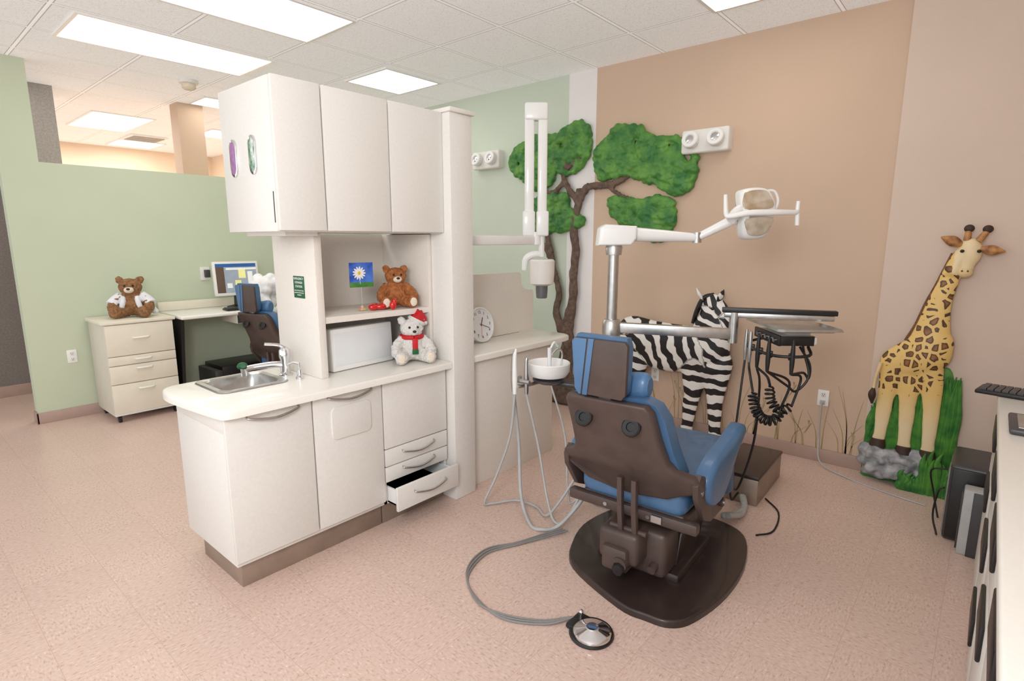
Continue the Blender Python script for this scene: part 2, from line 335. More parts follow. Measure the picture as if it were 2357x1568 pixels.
g=G();g.box((1.811,2.40,.12),(2.285,2.42,.262),.004);g.box((1.83,2.42,.14),(1.84,2.9,.235),mi=1);g.box((2.26,2.42,.14),(2.27,2.9,.235),mi=1);g.box((1.83,2.42,.14),(2.27,2.9,.15),mi=2);g.box((1.83,2.89,.14),(2.27,2.9,.235),mi=1)
d=part(t,'drawer',g,['lam','white','black'],'open drawer with white sides');part(d,'handle',arc_handle(1.93,2.17,2.40,.21),'steel')
out=[(2.295,3.14),(1.05,3.14)]+cr([(.97,3.135),(.915,3.09),(.892,2.98),(.903,2.8),(.92,2.64),(.935,2.52),(.95,2.465),(1.0,2.45)],4)+[(2.295,2.45)]
g=G().prism(out,.04,.012,z0=.867,seg=3)
ct=single('countertop','cream laminate worktop with rounded end and inset sink','worktop',g,'ctop',(1.6,2.8,.867))
cut(ct,G().box((1.085,2.775,.8),(1.385,3.075,1)))
t=thing('sink','stainless steel inset sink in the cream worktop','sink',(1.235,2.925,.907))
loops=[(rrect(1.055,2.745,1.415,3.105,.05),.909),(rrect(1.06,2.75,1.41,3.1,.048),.915),(rrect(1.085,2.775,1.385,3.075,.05),.915),(rrect(1.095,2.785,1.375,3.065,.05),.905),(rrect(1.11,2.8,1.36,3.05,.06),.80),(rrect(1.15,2.84,1.32,3.01,.05),.785)]
vs=[];fs=[];n=len(loops[0][0])
for o,z in loops: vs+=[(*p,z) for p in o]
for i in range(len(loops)-1):
    for k in range(n): fs.append([i*n+k,i*n+(k+1)%n,(i+1)*n+(k+1)%n,(i+1)*n+k])
fs.append([(len(loops)-1)*n+k for k in range(n)])
part(t,'basin',G().add(vs,fs),'steel');part(t,'drain',G().lathe([(0,.004),(.03,.004),(.035,0),(.035,-.003)],(1.235,2.925,.787)),'chrome')
t=thing('faucet','chrome single lever faucet beside the sink with eyewash nozzle','faucet',(1.465,2.9,.907))
FZ=lambda x,y,z:(x,y,.907+(z-.907)*.88)
part(t,'body',G().lathe([(0,0),(.038,0),(.038,.008),(.028,.014),(.026,.1),(.031,.12),(.030,.16),(.018,.178),(0,.182)],(1.465,2.9,.907)).map(FZ),'chrome')
part(t,'spout',G().tube([(1.465,2.9,.975,.022),(1.40,2.93,.98,.020),(1.32,2.96,.975,.018),(1.27,2.97,.97,.017)],seg=14).cyl((1.27,2.97,.975),(1.27,2.97,.93),.018,.016).map(FZ),'chrome')
part(t,'lever',G().tube([(1.465,2.9,1.08,.014),(1.44,2.92,1.10,.010),(1.38,2.95,1.11,.009)],seg=10).map(FZ),'chrome')
part(t,'eyewash_nozzle',G().ball((1.275,3.0,.985),(.028,.022,.022)).cyl((1.275,2.97,.98),(1.25,2.93,1.0),.013).map(FZ),'dkgreen','green eyewash nozzle')
t=thing('soap_dispenser','small chrome soap dispenser beside the faucet','soap dispenser',(1.47,2.76,.907))
part(t,'base_collar',G().lathe([(0,0),(.022,0),(.022,.012),(.014,.02),(.012,.05),(0,.05)],(1.47,2.76,.907)),'chrome')
part(t,'pump',G().cyl((1.47,2.76,.95),(1.47,2.76,.995),.006).tube([(1.47,2.76,.99,.008),(1.45,2.79,.995,.006),(1.43,2.81,.985,.005)]),'chrome')
t=thing('shelf_unit','speckled cream open niche with one shelf on the worktop','shelf',(1.95,2.9,.907))
part(t,'side_panel',G().box((1.54,2.66,.907),(1.583,3.10,1.675),.004),'lam2')
part(t,'side_panel',G().box((2.272,2.62,.907),(2.297,3.10,1.675),.003),'lam2')
part(t,'back_panel',G().box((1.583,3.075,.907),(2.272,3.10,1.675)),'lam2')
part(t,'shelf',G().prism([(1.583,2.67),(2.272,2.63),(2.272,3.075),(1.583,3.075)],.035,.004,z0=1.20),'lam2')
t=thing('wall_cabinet','speckled cream upper cabinet with three tall doors','cabinet',(1.8,2.78,1.68))
part(t,'body',G().box((1.283,2.525,1.68),(2.297,3.03,2.36),.003).box((1.36,2.6,1.662),(1.53,3.0,1.68)),'lam')
for x0,x1 in ((1.288,1.527),(1.535,1.915),(1.923,2.297)): part(t,'door',G().box((x0,2.50,1.685),(x1,2.523,2.362),.004),'lam')
MX=Matrix(((0,0,-1,1.283),(-1,0,0,0),(0,1,0,0),(0,0,0,1)))
for yc,mt,lb in ((2.9,'purple','steel ringed glove opening showing purple gloves'),(2.70,'glove','steel ringed glove opening showing a white tissue')):
    o=[(-yc+.037*math.cos(a),2.035+.045*(1 if math.sin(a)>0 else -1)*(abs(math.sin(a))>.001)+.045*math.sin(a)) for a in [2*math.pi*k/32 for k in range(32)]]
    d=part(t,'glove_dispenser',G().prism(o,.008,.003,MX),'chrome',lb)
    o2=[((x+yc)*.72-yc,(z-2.035)*.86+2.035) for x,z in o]
    part(d,'glove_box',G().prism(o2,.0095,.001,MX),mt)
part(t,'lock',G().box((1.281,2.53,1.72),(1.2835,2.536,1.86)),'dgray')
t=thing('end_column','tall speckled cream laminate end column beside the cabinets','column',(2.39,2.7,0))
part(t,'body',G().box((2.30,2.44,0),(2.48,3.06,2.36),.006),'lam')
part(t,'cap',G().box((2.292,2.425,2.36),(2.495,3.07,2.385),.005),'lam')
# sign
t=thing('eyewash_sign','small green sign reading emergency eyewash station','sign',(1.538,2.845,1.39))
part(t,'plate',G().box((1.5375,2.777,1.332),(1.5398,2.888,1.45),.0008),'dkgreen')
MT=Matrix(((0,0,-1),(-1,0,0),(0,1,0))).to_4x4()
for i,(s,z) in enumerate((('EMERGENCY',.0175),('EYEWASH',.0175),('STATION',.0175))): text(t,'lettering',s,z,(1.5370,2.8325,1.436-.021*i),MT,'white',.0003)
for i in range(3): text(t,'lettering',('FOLLOW INSTRUCTIONS','FLUSH EYES WITH WATER','15 MINUTES')[i],.0082,(1.5370,2.8325,1.372-.012*i),MT,'white',.0003)
# niche items
t=thing('x_ray_viewer','white rectangular light box leaning in the niche','light box',(1.88,2.82,.907))
T=Matrix.Translation((1.655,2.73,.911))@Matrix.Rotation(math.radians(4),4,'Z')@Matrix.Rotation(math.radians(-3),4,'X')
part(t,'housing',G().box((0,0,0),(.44,.09,.24),.008,T=T),'white');part(t,'screen',G().box((.02,-.003,.03),(.42,.002,.215),.001,T=T),'glass')
def bear(name,label,loc,rz,s,fur,foot,muz=None,fluff=.006):
    t=thing(name,label,'teddy bear',loc,rz)
    g=G();g.ball((0,0,.12),(.095,.105,.11));g.ball((.01,0,.17),(.08,.09,.09));g.ball((.015,0,.285),(.083,.096,.08));g.ball((.08,0,.268),(.042,.047,.037))
    for y in (1,-1):
        g.ball((-.0,y*.082,.352),(.02,.036,.034));g.tube([(.01,y*.075,.2,.040),(.035,y*.13,.15,.042),(.075,y*.15,.10,.040)],seg=12);g.ball((.085,y*.15,.095),.042)
        g.tube([(.0,y*.05,.058,.055),(.08,y*.09,.055,.052),(.14,y*.115,.052,.048)],seg=12);g.ball((.155,y*.12,.06),(.038,.05,.058))
    g.map(lambda x,y,z:(x*s,y*s,z*s))
    b=fuse(part(t,'body',g,fur),.008*s,2)
    for v in b.data.vertices:
        if v.co.z>.01: v.co+=v.normal*noise.noise(v.co*(48/s))*fluff*s*1.6
    if muz: part(t,'muzzle',G().ball((.094*s,0,.262*s),(.036*s,.041*s,.031*s)),muz)
    for y in (1,-1):
        part(t,'eye',G().ball((.092*s,y*.034*s,.302*s),.0105*s,seg=12),'black')
        part(t,'foot_pad',G().ball((.187*s,y*.122*s,.06*s),(.010*s,.032*s,.040*s)),foot)
    part(t,'nose',G().ball((.129*s,0,.272*s),(.010*s,.016*s,.011*s),seg=12),'black')
    return t
t=bear('teddy_bear','orange brown plush teddy bear slouching on the niche shelf',(2.135,2.77,1.236),-116,.66,'bear','cream','cream')
t=bear('teddy_bear','white plush bear with red santa hat and scarf',(2.15,2.65,.909),-118,.72,'plushw','cream')
s=.72
T=Matrix.Translation((.0,.045*s*1,.345*s))@Matrix.Rotation(-.5,4,'X')@Matrix.Scale(.85,4)
g2=G();g2.lathe([(.0,.085),(.02,.07),(.045,.03),(.06,.0),(.055,-.004)],(0,0,0),T=T);g2.tube([(0,.03,.305,.02),(-.005,.075,.27,.016),(.0,.085,.24,.01)],seg=12);part(t,'hat',g2,'red','red santa hat')
g3=G();g3.lathe([(.062,-.012),(.07,.0),(.062,.014),(.052,.0),(.062,-.012)],(0,0,0),T=T);g3.ball((.0,.086,.232),.014);part(t,'hat_trim',g3,'plushw')
g=G();g.tube([(.08*s*math.cos(a),.088*s*math.sin(a),.215*s,.02*s) for a in [2*math.pi*k/12 for k in range(13)]],seg=10,n=3)
g.box((.086*s,-.01,.09*s),(.105*s,.022,.21*s),.003);part(t,'scarf',g,'red','red knitted scarf')
part(t,'scarf_end',G().box((.086*s,-.012,.075*s),(.108*s,.024,.12*s),.003),'dkgreen')
PX,PY=1.89,2.77
t=thing('photo_clip_stand','square daisy picture held by a clip on a small pink stand','picture',(PX,PY,1.236))
part(t,'base',G().box((PX-.022,PY-.018,1.236),(PX+.022,PY+.018,1.252),.005).lathe([(0,.014),(.012,.016),(.008,.03),(0,.03)],(PX,PY,1.236)),'pink','pink and green base')
part(t,'stem',G().cyl((PX,PY,1.26),(PX,PY+.002,1.38),.002),'chrome')
T=Matrix.Translation((PX,PY-.004,1.443))@Matrix.Rotation(math.radians(-14),4,'Z')@Matrix.Scale(.86,4)
part(t,'card',G().box((-.082,0,-.082),(.082,.003,.082),T=T),'sky','printed blue sky')
part(t,'printed_meadow',G().box((-.082,-.001,-.082),(.082,0,-.05),T=T),'grass')
g=G()
for k in range(13):
    a=2*math.pi*k/13;c=(-.015+.026*math.cos(a),-.0015,.012+.026*math.sin(a));g.ball(c,(.021,.0008,.0065),R=Matrix.Rotation(-a,3,'Y'),seg=10)
g.tube([(-.015,-.0018,-.01,.0015),(-.01,-.0018,-.06,.0015)],seg=6,n=1)
for v in range(len(g.v)): g.v[v]=tuple(T@Vector(g.v[v]))
part(t,'printed_daisy',g,'white');part(t,'daisy_center',G().ball(tuple(T@Vector((-.015,-.003,.012))),(.010,.002,.010),seg=12),'yellow')
g=G()
for x,y in ((1.935,2.725),(1.98,2.71),(1.955,2.74)): g.ball((x,y,1.256),(.034,.024,.02))
fuse(single('red_keepsake','glossy red heart shaped keepsake on the niche shelf','ornament',g,'redg',(1.955,2.72,1.236)),.004,2)
g=G();g.ball((2.03,2.665,1.263),(.022,.018,.027));g.ball((2.04,2.662,1.285),(.014,.011,.017));single('red_heart_ornament','small red heart ornament beside the brown bear','ornament',g,'redg',(2.03,2.665,1.236))
# ---------------- low partition with clock
t=thing('low_partition','low speckled cream laminate partition behind the cabinets','partition',(2.93,2.68,0))
part(t,'body',G().box((2.48,2.50,0),(3.40,2.84,.866),.003),'lam2')
g=G();g.prism([(2.48,.907),(3.62,.907)]+cr([(3.62,1.22),(3.60,1.24),(3.54,1.245),(3.48,1.27),(3.46,1.33),(3.455,1.375),(3.43,1.39)],3)+[(2.48,1.395)],.03,T=FRONT(2.90));part(t,'back_screen',g,'lam2')
single('partition_worktop','cream worktop ledge with rounded end on the low partition','worktop',G().prism([(2.48,2.46)]+[(3.5,2.46),(3.58,2.48),(3.62,2.54),(3.63,2.87),(2.48,2.87)],.04,.012,z0=.867,seg=3),'ctop',(3.0,2.67,.867))
T=Matrix.Translation((2.89,2.78,1.036))@Matrix.Rotation(math.radians(-12),4,'X')@Matrix(((1,0,0,0),(0,0,-1,0),(0,1,0,0),(0,0,0,1)))@Matrix.Scale(.92,4)
t=thing('wall_clock','round white clock with black numerals leaning on the ledge','clock',(2.89,2.78,.908))
g=G().lathe([(0,-.012),(.138,-.012),(.14,0),(.138,.016),(.128,.018),(.124,.008),(0,.008)],T=T,seg=48);part(t,'case',g,'white')
part(t,'dial',G().lathe([(0,.009),(.123,.009)],T=T,seg=48),'glass')
for k in range(1,13):
    a=math.radians(90-30*k);p=T@Vector((.098*math.cos(a),.098*math.sin(a),.0105));text(t,'numeral',str(k),.032,p,T.to_3x3().to_4x4(),'black',.0003)
def hand(a,l,w,m,z):
    g=G().box((-l*.2,-w,0),(l,w,.001),T=T@Matrix.Translation((0,0,z))@Matrix.Rotation(a,4,'Z'));part(t,'clock_hand',g,m)
hand(math.radians(65),.06,.003,'black',.012);hand(math.radians(-22),.09,.002,'black',.0135);hand(math.radians(-100),.1,.001,'red',.015)
# ---------------- dental chair
def make_chair():
    t=thing('dental_chair','blue vinyl dental chair with brown metal shell','dental chair',(2.5,1.2,0),3)
    o=smooth_loop([(-.475,-.20),(-.47,-.06),(-.33,.26),(-.16,.37),(.1,.42),(.42,.32),(.56,.05),(.57,-.18),(.48,-.35),(.2,-.43),(-.1,-.43),(-.36,-.37),(-.455,-.30)],5)
    part(t,'base_plate',G().prism(o,.034,.01,seg=3),'dbrown','dark brown floor base plate')
    g=G();XZ=lambda y:Matrix(((1,0,0,0),(0,0,-1,y),(0,1,0,0),(0,0,0,1)))
    g.prism([(-.14,.03),(.27,.03),(.36,.20),(.47,.34),(.46,.40),(.02,.40),(-.08,.26)],.28,.012,XZ(.11),seg=2)
    g.prism([(-.10,.06),(.20,.06),(.30,.20),(.36,.32),(.05,.33),(-.03,.24)],.02,.006,XZ(-.165),seg=2)
    g.box((-.18,-.23,.02),(.28,.21,.075),.02);g.cyl((.34,-.19,.30),(.34,-.15,.30),.03);g.cyl((.30,-.185,.20),(.30,-.15,.20),.022)
    part(t,'pedestal',g,'dbrown')
    g=G();g.box((-.37,-.10,.15),(-.10,.10,.31),.025,3);g.box((-.40,-.06,.12),(-.28,.07,.24),.02);g.cyl((-.41,-.03,.17),(-.36,-.03,.17),.035);g.cyl((-.30,-.14,.13),(-.1,-.14,.16),.02);g.box((-.26,-.19,.07),(-.08,.12,.30),.03,3)
    part(t,'motor_housing',g,'brown')
    part(t,'valve_knob',G().lathe([(0,-.02),(.03,-.02),(.034,0),(.026,.015),(0,.018)],T=Matrix.Translation((-.41,-.03,.15))@Matrix.Rotation(math.radians(-90),4,'Y'),seg=8),'black')
    g=G()
    for y in (-.07,.0): g.prism([(-.34,.27),(-.31,.27),(-.335,.42),(-.345,.58),(-.375,.58),(-.365,.42)],.022,.003,XZ(y+.011))
    g.cyl((-.32,-.12,.31),(-.32,.06,.31),.014);part(t,'lift_linkage',g,'brown')
    g=G();g.box((-.24,-.26,.36),(.5,.26,.41),.015)
    for y in (-1,1):
        g.prism([(-.31,.60),(-.30,.54),(-.20,.40),(-.10,.355),(.06,.35),(.12,.40),(.08,.455),(-.06,.475),(-.15,.52),(-.22,.62),(-.27,.64)],.025,.006,XZ(y*.325+.0125))
        g.cyl((.02,y*.355,.41),(.02,y*.24,.41),.022)
    g.box((-.27,-.33,.345),(-.22,.33,.40),.012)
    sf=part(t,'seat_frame',g,'brown','brown metal side brackets')
    for y in (-1,1):
        part(sf,'bolt',G().cyl((-.255,y*.342,.555),(-.255,y*.334,.555),.013),'steel');part(sf,'bolt',G().cyl((.02,y*.362,.41),(.02,y*.353,.41),.012),'steel')
        part(sf,'bolt',G().cyl((-.276,.01+y*.11,.375),(-.268,.01+y*.11,.375),.010),'steel')
    g=G();g.box((-.265,-.27,.395),(.56,.27,.55),.055,4)
    g.map(lambda x,y,z:(x,y,z-(.03 if z>.48 else 0)*(1-min(1,abs(y)/.27)**2)+(.03*max(0,(x-.3)/.3) if z>.48 else 0)))
    part(t,'seat_cushion',g,'blue',sharp=60)
    g=G();g.box((.48,-.23,.17),(.62,.23,.53),.05,4);g.map(lambda x,y,z:(x+(.53-z)*.3,y,z));part(t,'leg_rest',g,'blue',sharp=60)
    fx=lambda z:-.29-(z-.5)*.42
    YO=.02
    half=[(.185,.97),(.205,.94),(.213,.8),(.226,.70),(.255,.66),(.325,.63),(.345,.61),(.345,.565),(.32,.545),(.26,.53),(.20,.50),(.05,.485)]
    o=[(-y,z) for y,z in half]+[(y,z) for y,z in half[::-1]]
    g=G().prism([(-p[0],p[1]) for p in o][::-1],.05,.015,Matrix(((0,0,-1,0),(-1,0,0,0),(0,1,0,0),(0,0,0,1))),seg=3)
    g.map(lambda x,y,z:(x+fx(z)+.02+ (abs(y)/.35)**3*.07,y+YO*max(0,(z-.55)/.4),z))
    sh=part(t,'back_shell',g,'brown','brown metal back shell with two speaker ports',sharp=45)
    for y in (.135,-.095):
        g=G();z=.865;T=Matrix.Translation((fx(z)-.032,y,z))@Matrix.Rotation(math.radians(-90+22),4,'Y')
        g.lathe([(0,.003),(.018,.003),(.02,.008),(.036,.009),(.042,.004),(.043,-.004)],T=T);part(sh,'port',g,'black')
    g=G();o=[(-.15,.99),(-.20,.965),(-.23,.9),(-.245,.75),(-.27,.62),(-.265,.53),(.265,.53),(.27,.62),(.245,.75),(.23,.9),(.20,.965),(.15,.99)]
    g.prism(o,.125,.05,Matrix(((0,0,1,0),(1,0,0,0),(0,1,0,0),(0,0,0,1))),seg=5)
    g.map(lambda x,y,z:(x+.03*(abs(y)/.25)**2+fx(z)+.012,y+YO*.5,z));part(t,'back_cushion',g,'blue',sharp=60)
    for y in (-1,1):
        g=G();pr=smooth_loop([(-.20,.50),(-.21,.60),(-.10,.66),(.10,.69),(.28,.725),(.32,.705),(.31,.665),(.2,.60),(.10,.50),(.0,.44),(-.12,.44)],4)
        g.prism(pr,.075,.03,XZ(y*.325+.0375),seg=4)
        part(t,'armrest',g,'blue',sharp=60)
    part(t,'headrest_bracket',G().box((-.47,-.0,.90),(-.455,.06,1.05),.005).map(lambda x,y,z:(x-(z-.9)*.2,y,z)),'steel','worn steel headrest bracket')
    HT=Matrix.Translation((-.49,.035,.985))@Matrix.Rotation(math.radians(-4),4,'Y')
    BK=lambda x:Matrix(((0,0,-1,x),(-1,0,0,0),(0,1,0,0),(0,0,0,1)))
    o=[(-.10,.0),(.10,.0),(.12,.025),(.129,.235),(.117,.25),(-.117,.25),(-.129,.235),(-.12,.025)]
    g=G().prism(o,.02,.006,HT@BK(-.01));hr=part(t,'headrest_shell',g,'brown')
    o=[(-.096,-.002),(.096,-.002),(.118,.03),(.128,.225),(.117,.262),(-.117,.262),(-.128,.225),(-.118,.03)]
    g=G().prism(o,.06,.028,HT@Matrix(((0,0,1,-.01),(1,0,0,0),(0,1,0,0),(0,0,0,1))),seg=4);part(t,'headrest_cushion',g,'blue',sharp=60)
    part(t,'neck_pillow',G().tube([(-.40,.16,1.03,.03),(-.40,.135,1.03,.045),(-.40,.0,1.02,.045),(-.40,-.11,1.03,.045),(-.40,-.14,1.03,.03)],seg=18).map(lambda x,y,z:(x,y,1.03+(z-1.03)*1.35)),'blue')
    part(hr,'strap',G().prism([(-.022,.252),(-.048,.252),(-.083,.0),(-.060,.0)],.004,.001,HT@BK(-.0305)),'blue','blue vinyl strap')
    part(hr,'side_pad',G().prism([(-.056,.250),(-.115,.250),(-.128,.234),(-.119,.026),(-.10,.001),(-.090,.001)],.004,.001,HT@BK(-.0305)),'blue','blue vinyl side pad')
    part(t,'nameplate',G().box((-.283,-.17,.362),(-.271,-.12,.395)),'steel')
    return t
chair=make_chair()
def copy_tree(o,par=None):
    c=o.copy();COL.objects.link(c)
    if par: c.parent=par;c.matrix_parent_inverse=o.matrix_parent_inverse.copy()
    for k in list(o.children): copy_tree(k,c)
    return c
c2=copy_tree(chair);c2.location=(2.82,5.28,0);c2.rotation_euler=(0,0,math.radians(12));c2['label']='blue vinyl dental chair beside the computer desk'
g=G()
for i in range(26): g.ball((2.58+random.uniform(-.07,.10),5.42+random.uniform(-.1,.12),1.14+random.uniform(-.22,.14)),random.uniform(.05,.08))
ob=fuse(single('plastic_bag','crumpled white plastic bag hanging by the chair headrest','plastic bag',g,'bag',(2.58,5.42,.93)),.012,1)
# foot pedal
t=thing('foot_pedal','round chrome foot control pedal on the floor','foot pedal',(1.81,1.11,0))
part(t,'base_ring',G().lathe([(0,0),(.092,0),(.095,.008),(.09,.018),(.08,.02),(0,.02)],(1.81,1.11,0),seg=40).box((1.77,1.15,0),(1.88,1.22,.026),.012),'black')
part(t,'disc',G().lathe([(0,.052),(.025,.051),(.03,.046),(.07,.036),(.080,.028),(.080,.02),(0,.02)],(1.80,1.10,0),seg=40),'chrome')
part(t,'toggle',G().cyl((1.85,1.19,.02),(1.85,1.19,.045),.009).ball((1.85,1.19,.048),.011),'chrome')
for k in range(3):
    o=k*.017;q=(k-1)*.012
    single('foot_pedal_hose','thin gray hose running from the foot pedal to the chair','hose',G().tube([(1.83+q*.4,1.215,.02),(1.72+o*.3,1.30+o*.8,.008),(1.64+q*.5,1.48+q,.008+k*.002),(1.665-q,1.66-q*1.5,.008),(1.78+q,1.80+o,.008+k*.001),(1.98+q,1.86+o,.008),(2.15,1.80+q,.008),(2.3,1.72+o,.012),(2.42,1.66+o,.02)],.0048,seg=8,n=7),'hosed',(1.9,1.5,0),group='foot pedal hoses')
# cuspidor + suction unit
t=thing('cuspidor_unit','white cuspidor bowl and suction unit beside the chair','cuspidor',(2.72,2.0,0))
c=(2.72,2.03,.79)
part(t,'bowl',G().lathe([(0,.0),(.05,.005),(.11,.02),(.13,.05),(.133,.1),(.128,.106),(.118,.1),(.1,.06),(.03,.045),(0,.042)],c,seg=40),'white')
part(t,'bowl_support',G().lathe([(0,-.03),(.06,-.03),(.1,-.01),(.1,.0),(.05,.01),(0,.01)],c).tube([(2.72,2.03,.77,.02),(2.80,1.93,.75,.02),(2.86,1.76,.75,.02)],seg=10),'dgray')
part(t,'water_spout',G().tube([(2.80,2.0,.83),(2.82,2.0,.94),(2.78,2.01,.97),(2.74,2.02,.94)],.006),'chrome')
part(t,'cup_filler',G().tube([(2.66,1.98,.85),(2.66,1.98,1.0)],.013).tube([(2.66,1.98,.98),(2.69,1.97,1.03),(2.73,1.97,1.0)],.007),'glass')
g=G()
g.tube([(2.72,2.05,.775,.012),(2.6,2.1,.76,.012),(2.50,2.10,.77,.012)],seg=8);g.tube([(2.60,2.16,.80,.012),(2.53,2.12,.80,.014),(2.53,2.03,.80,.012)],seg=8);part(t,'holder_arm',g,'steel')
for i,(x,y) in enumerate(((2.50,2.12),(2.545,2.17),(2.55,2.07))):
    part(t,'suction_handpiece',G().tube([(x,y,.72,.012),(x,y,.82,.016),(x,y,.93,.011),(x+.005,y-.005,1.0-.03*i,.007)],seg=12),'steel' if i else 'white')
for i,pts in enumerate(([(2.50,2.12,.72),(2.49,2.15,.45),(2.42,2.2,.2),(2.355,2.245,.03),(2.40,2.22,.012),(2.52,2.12,.02),(2.54,1.98,.015),(2.48,1.86,.02),(2.50,1.78,.12),(2.62,1.70,.33)],
    [(2.545,2.17,.72),(2.55,2.13,.4),(2.44,2.02,.12),(2.35,1.88,.016),(2.34,1.79,.014),(2.42,1.72,.03),(2.55,1.64,.18),(2.68,1.60,.35)],
    [(2.55,2.07,.72),(2.58,2.0,.4),(2.50,1.86,.1),(2.45,1.76,.018),(2.5,1.70,.08),(2.62,1.64,.3)],
    [(2.68,1.98,.76),(2.72,1.9,.45),(2.62,1.80,.14),(2.56,1.72,.12),(2.62,1.62,.30)])):
    part(t,'suction_hose',G().tube(pts,(.008,.011,.0075,.006)[i],seg=10,n=8),'hose')
# pole + lamp
t=thing('dental_light','white operatory light on a steel pole over the chair','dental light',(2.9,1.7,0))
part(t,'pole',G().cyl((2.9,1.7,.02),(2.9,1.7,1.64),.031).lathe([(0,0),(.09,0),(.09,.02),(.04,.03),(0,.03)],(2.9,1.7,0)).lathe([(0,1.555),(.045,1.555),(.05,1.60),(.04,1.62),(0,1.62)],(2.9,1.7,0)),'steel','brushed steel pole')
rv=Vector((.6508,-.7593,0));fv=Vector((.7593,.6508,0))
RT=Matrix(((rv.x,fv.x,0,0),(rv.y,fv.y,0,0),(0,0,1,0),(0,0,0,1)))
T=Matrix.Translation((2.9,1.7,1.61))@RT
g=G().prism([(-.10,.0),(.09,.0),(.12,.04),(.12,.11),(-.06,.12),(-.09,.10)],.13,.015,T@Matrix(((1,0,0,0),(0,0,-1,.065),(0,1,0,0),(0,0,0,1))),seg=3);part(t,'pivot_housing',g,'white')
A=Vector((2.96,1.63,1.675));B=Vector((3.215,1.333,1.655));Cc=Vector((3.30,1.15,1.76))
part(t,'arm',G().tube([(*A,.042),(*((A+B)/2),.034),(*B,.024)],seg=14),'white');
part(t,'elbow',G().cyl((B.x,B.y,B.z-.03),(B.x,B.y,B.z+.03),.026),'steel')
part(t,'arm',G().tube([(*B,.022),(*((B+Cc)/2),.026),(*Cc,.03)],seg=14),'white')
LT=Matrix.Translation((3.30,1.03,1.79))@RT@Matrix.Rotation(math.radians(-3),4,'Y')
def lx(g): g.v=[tuple(LT@Vector(v)) for v in g.v];return g
FY=Matrix(((1,0,0,0),(0,0,-1,0),(0,1,0,0),(0,0,0,1)))
o=smooth_loop([(-.088,.0),(-.092,.09),(-.07,.132),(.02,.14),(.075,.118),(.098,.04),(.09,-.03),(.07,-.12),(.03,-.145),(-.05,-.14),(-.08,-.09)],4)
g=G().prism(o,.09,.03,FY@Matrix.Translation((0,0,-.06)),seg=4);g.map(lambda x,y,z:(x,y+abs(z)**1.5*.9,z))
hd=part(t,'lamp_head',lx(g),'white')
g=G().prism([(x*.74-.005,z*.52+.065) for x,z in smooth_loop([(-.1,-.08),(-.1,.06),(-.06,.11),(.05,.11),(.09,.06),(.10,-.08)],4)],.012,.004,FY@Matrix.Translation((0,0,.025)));g.map(lambda x,y,z:(x,y+abs(z)**1.5*.9,z))
part(hd,'reflector',lx(g),'amber','curved reflective glass')
g=G().prism(smooth_loop([(-.072,-.03),(.072,-.03),(.058,-.10),(.02,-.125),(-.04,-.12),(-.062,-.09)],3),.012,.004,FY@Matrix.Translation((0,0,.027)));g.map(lambda x,y,z:(x,y+abs(z)**1.5*.9,z))
part(hd,'splash_shield',lx(g),'shade','clear lower splash shield')
part(t,'handle',lx(G().tube([(-.19,-.03,.105,.010),(-.192,-.04,.05,.012),(-.188,-.04,.0,.014),(-.17,-.05,-.012,.014),(-.08,-.075,.0,.016),(0,-.08,-.002,.017),(.08,-.075,-.005,.016),(.18,-.05,-.01,.014),(.20,-.04,-.01,.013),(.202,-.04,-.08,.012)],seg=12).tube([(.2,-.04,-.01,.012),(.205,-.04,.05,.011)],seg=12,n=1)),'white')
part(t,'handle_loop',lx(G().tube([(.05,.03,.118),(.10,.03,.115),(.122,.03,.08),(.118,.02,.04),(.09,.0,.0)],.008)),'white')
part(t,'yoke',lx(G().tube([(-.15,.0,-.03,.03),(-.09,.02,.02,.032),(.0,.05,.03,.03)],seg=12)),'white')
# instrument tray unit
t=thing('instrument_tray_unit','stainless instrument tray with black hoses on a swing arm','dental delivery unit',(3.2,1.1,1.1))
part(t,'clamp',G().lathe([(.032,-.07),(.05,-.07),(.055,-.05),(.055,.03),(.045,.045),(.032,.045)],(2.9,1.7,1.13)).box((2.93,1.62,1.08),(2.98,1.68,1.15),.008),'steel')
def bar(a,b,w,h,bev=.006):
    a=Vector(a);b=Vector(b);d=b-a;T=Matrix.Translation(a)@d.to_track_quat('X','Z').to_matrix().to_4x4()
    return G().box((0,-w/2,-h/2),(d.length,w/2,h/2),bev,T=T)
part(t,'swing_arm',bar((2.93,1.66,1.125),(3.23,1.08,1.11),.05,.06),'steel')
part(t,'elbow',G().cyl((3.22,1.09,1.06),(3.22,1.09,1.25),.026),'steel')
part(t,'upper_arm',bar((3.20,1.14,1.222),(3.40,.62,1.222),.035,.03),'steel')
part(t,'arm_cover',bar((3.19,1.15,1.25),(3.41,.61,1.25),.05,.026,.003),'black')
TT=Matrix.Translation((3.27,.80,1.172))@Matrix.Rotation(math.radians(38),4,'Z')
vs=[];fs=[];loops=[(rrect(-.245,-.165,.245,.165,.03),.012),(rrect(-.238,-.158,.238,.158,.028),.024),(rrect(-.232,-.152,.232,.152,.028),.022),(rrect(-.215,-.135,.215,.135,.025),.004),(rrect(-.2,-.12,.2,.12,.02),.002)]
n=len(loops[0][0])
for o,z in loops: vs+=[(*p,z) for p in o]
for i in range(len(loops)-1):
    for k in range(n): fs.append([i*n+k,i*n+(k+1)%n,(i+1)*n+(k+1)%n,(i+1)*n+k])
fs.append([(len(loops)-1)*n+k for k in range(n)]);fs.append([k for k in range(n)][::-1])
part(t,'tray',G().add(vs,fs,T=TT),'steel','stainless steel tray')
cb=part(t,'control_head',G().box((-.16,-.07,-.07),(.16,.12,-.025),.01,T=TT).box((-.1,-.06,-.03),(.1,.06,.0),T=TT),'offw')
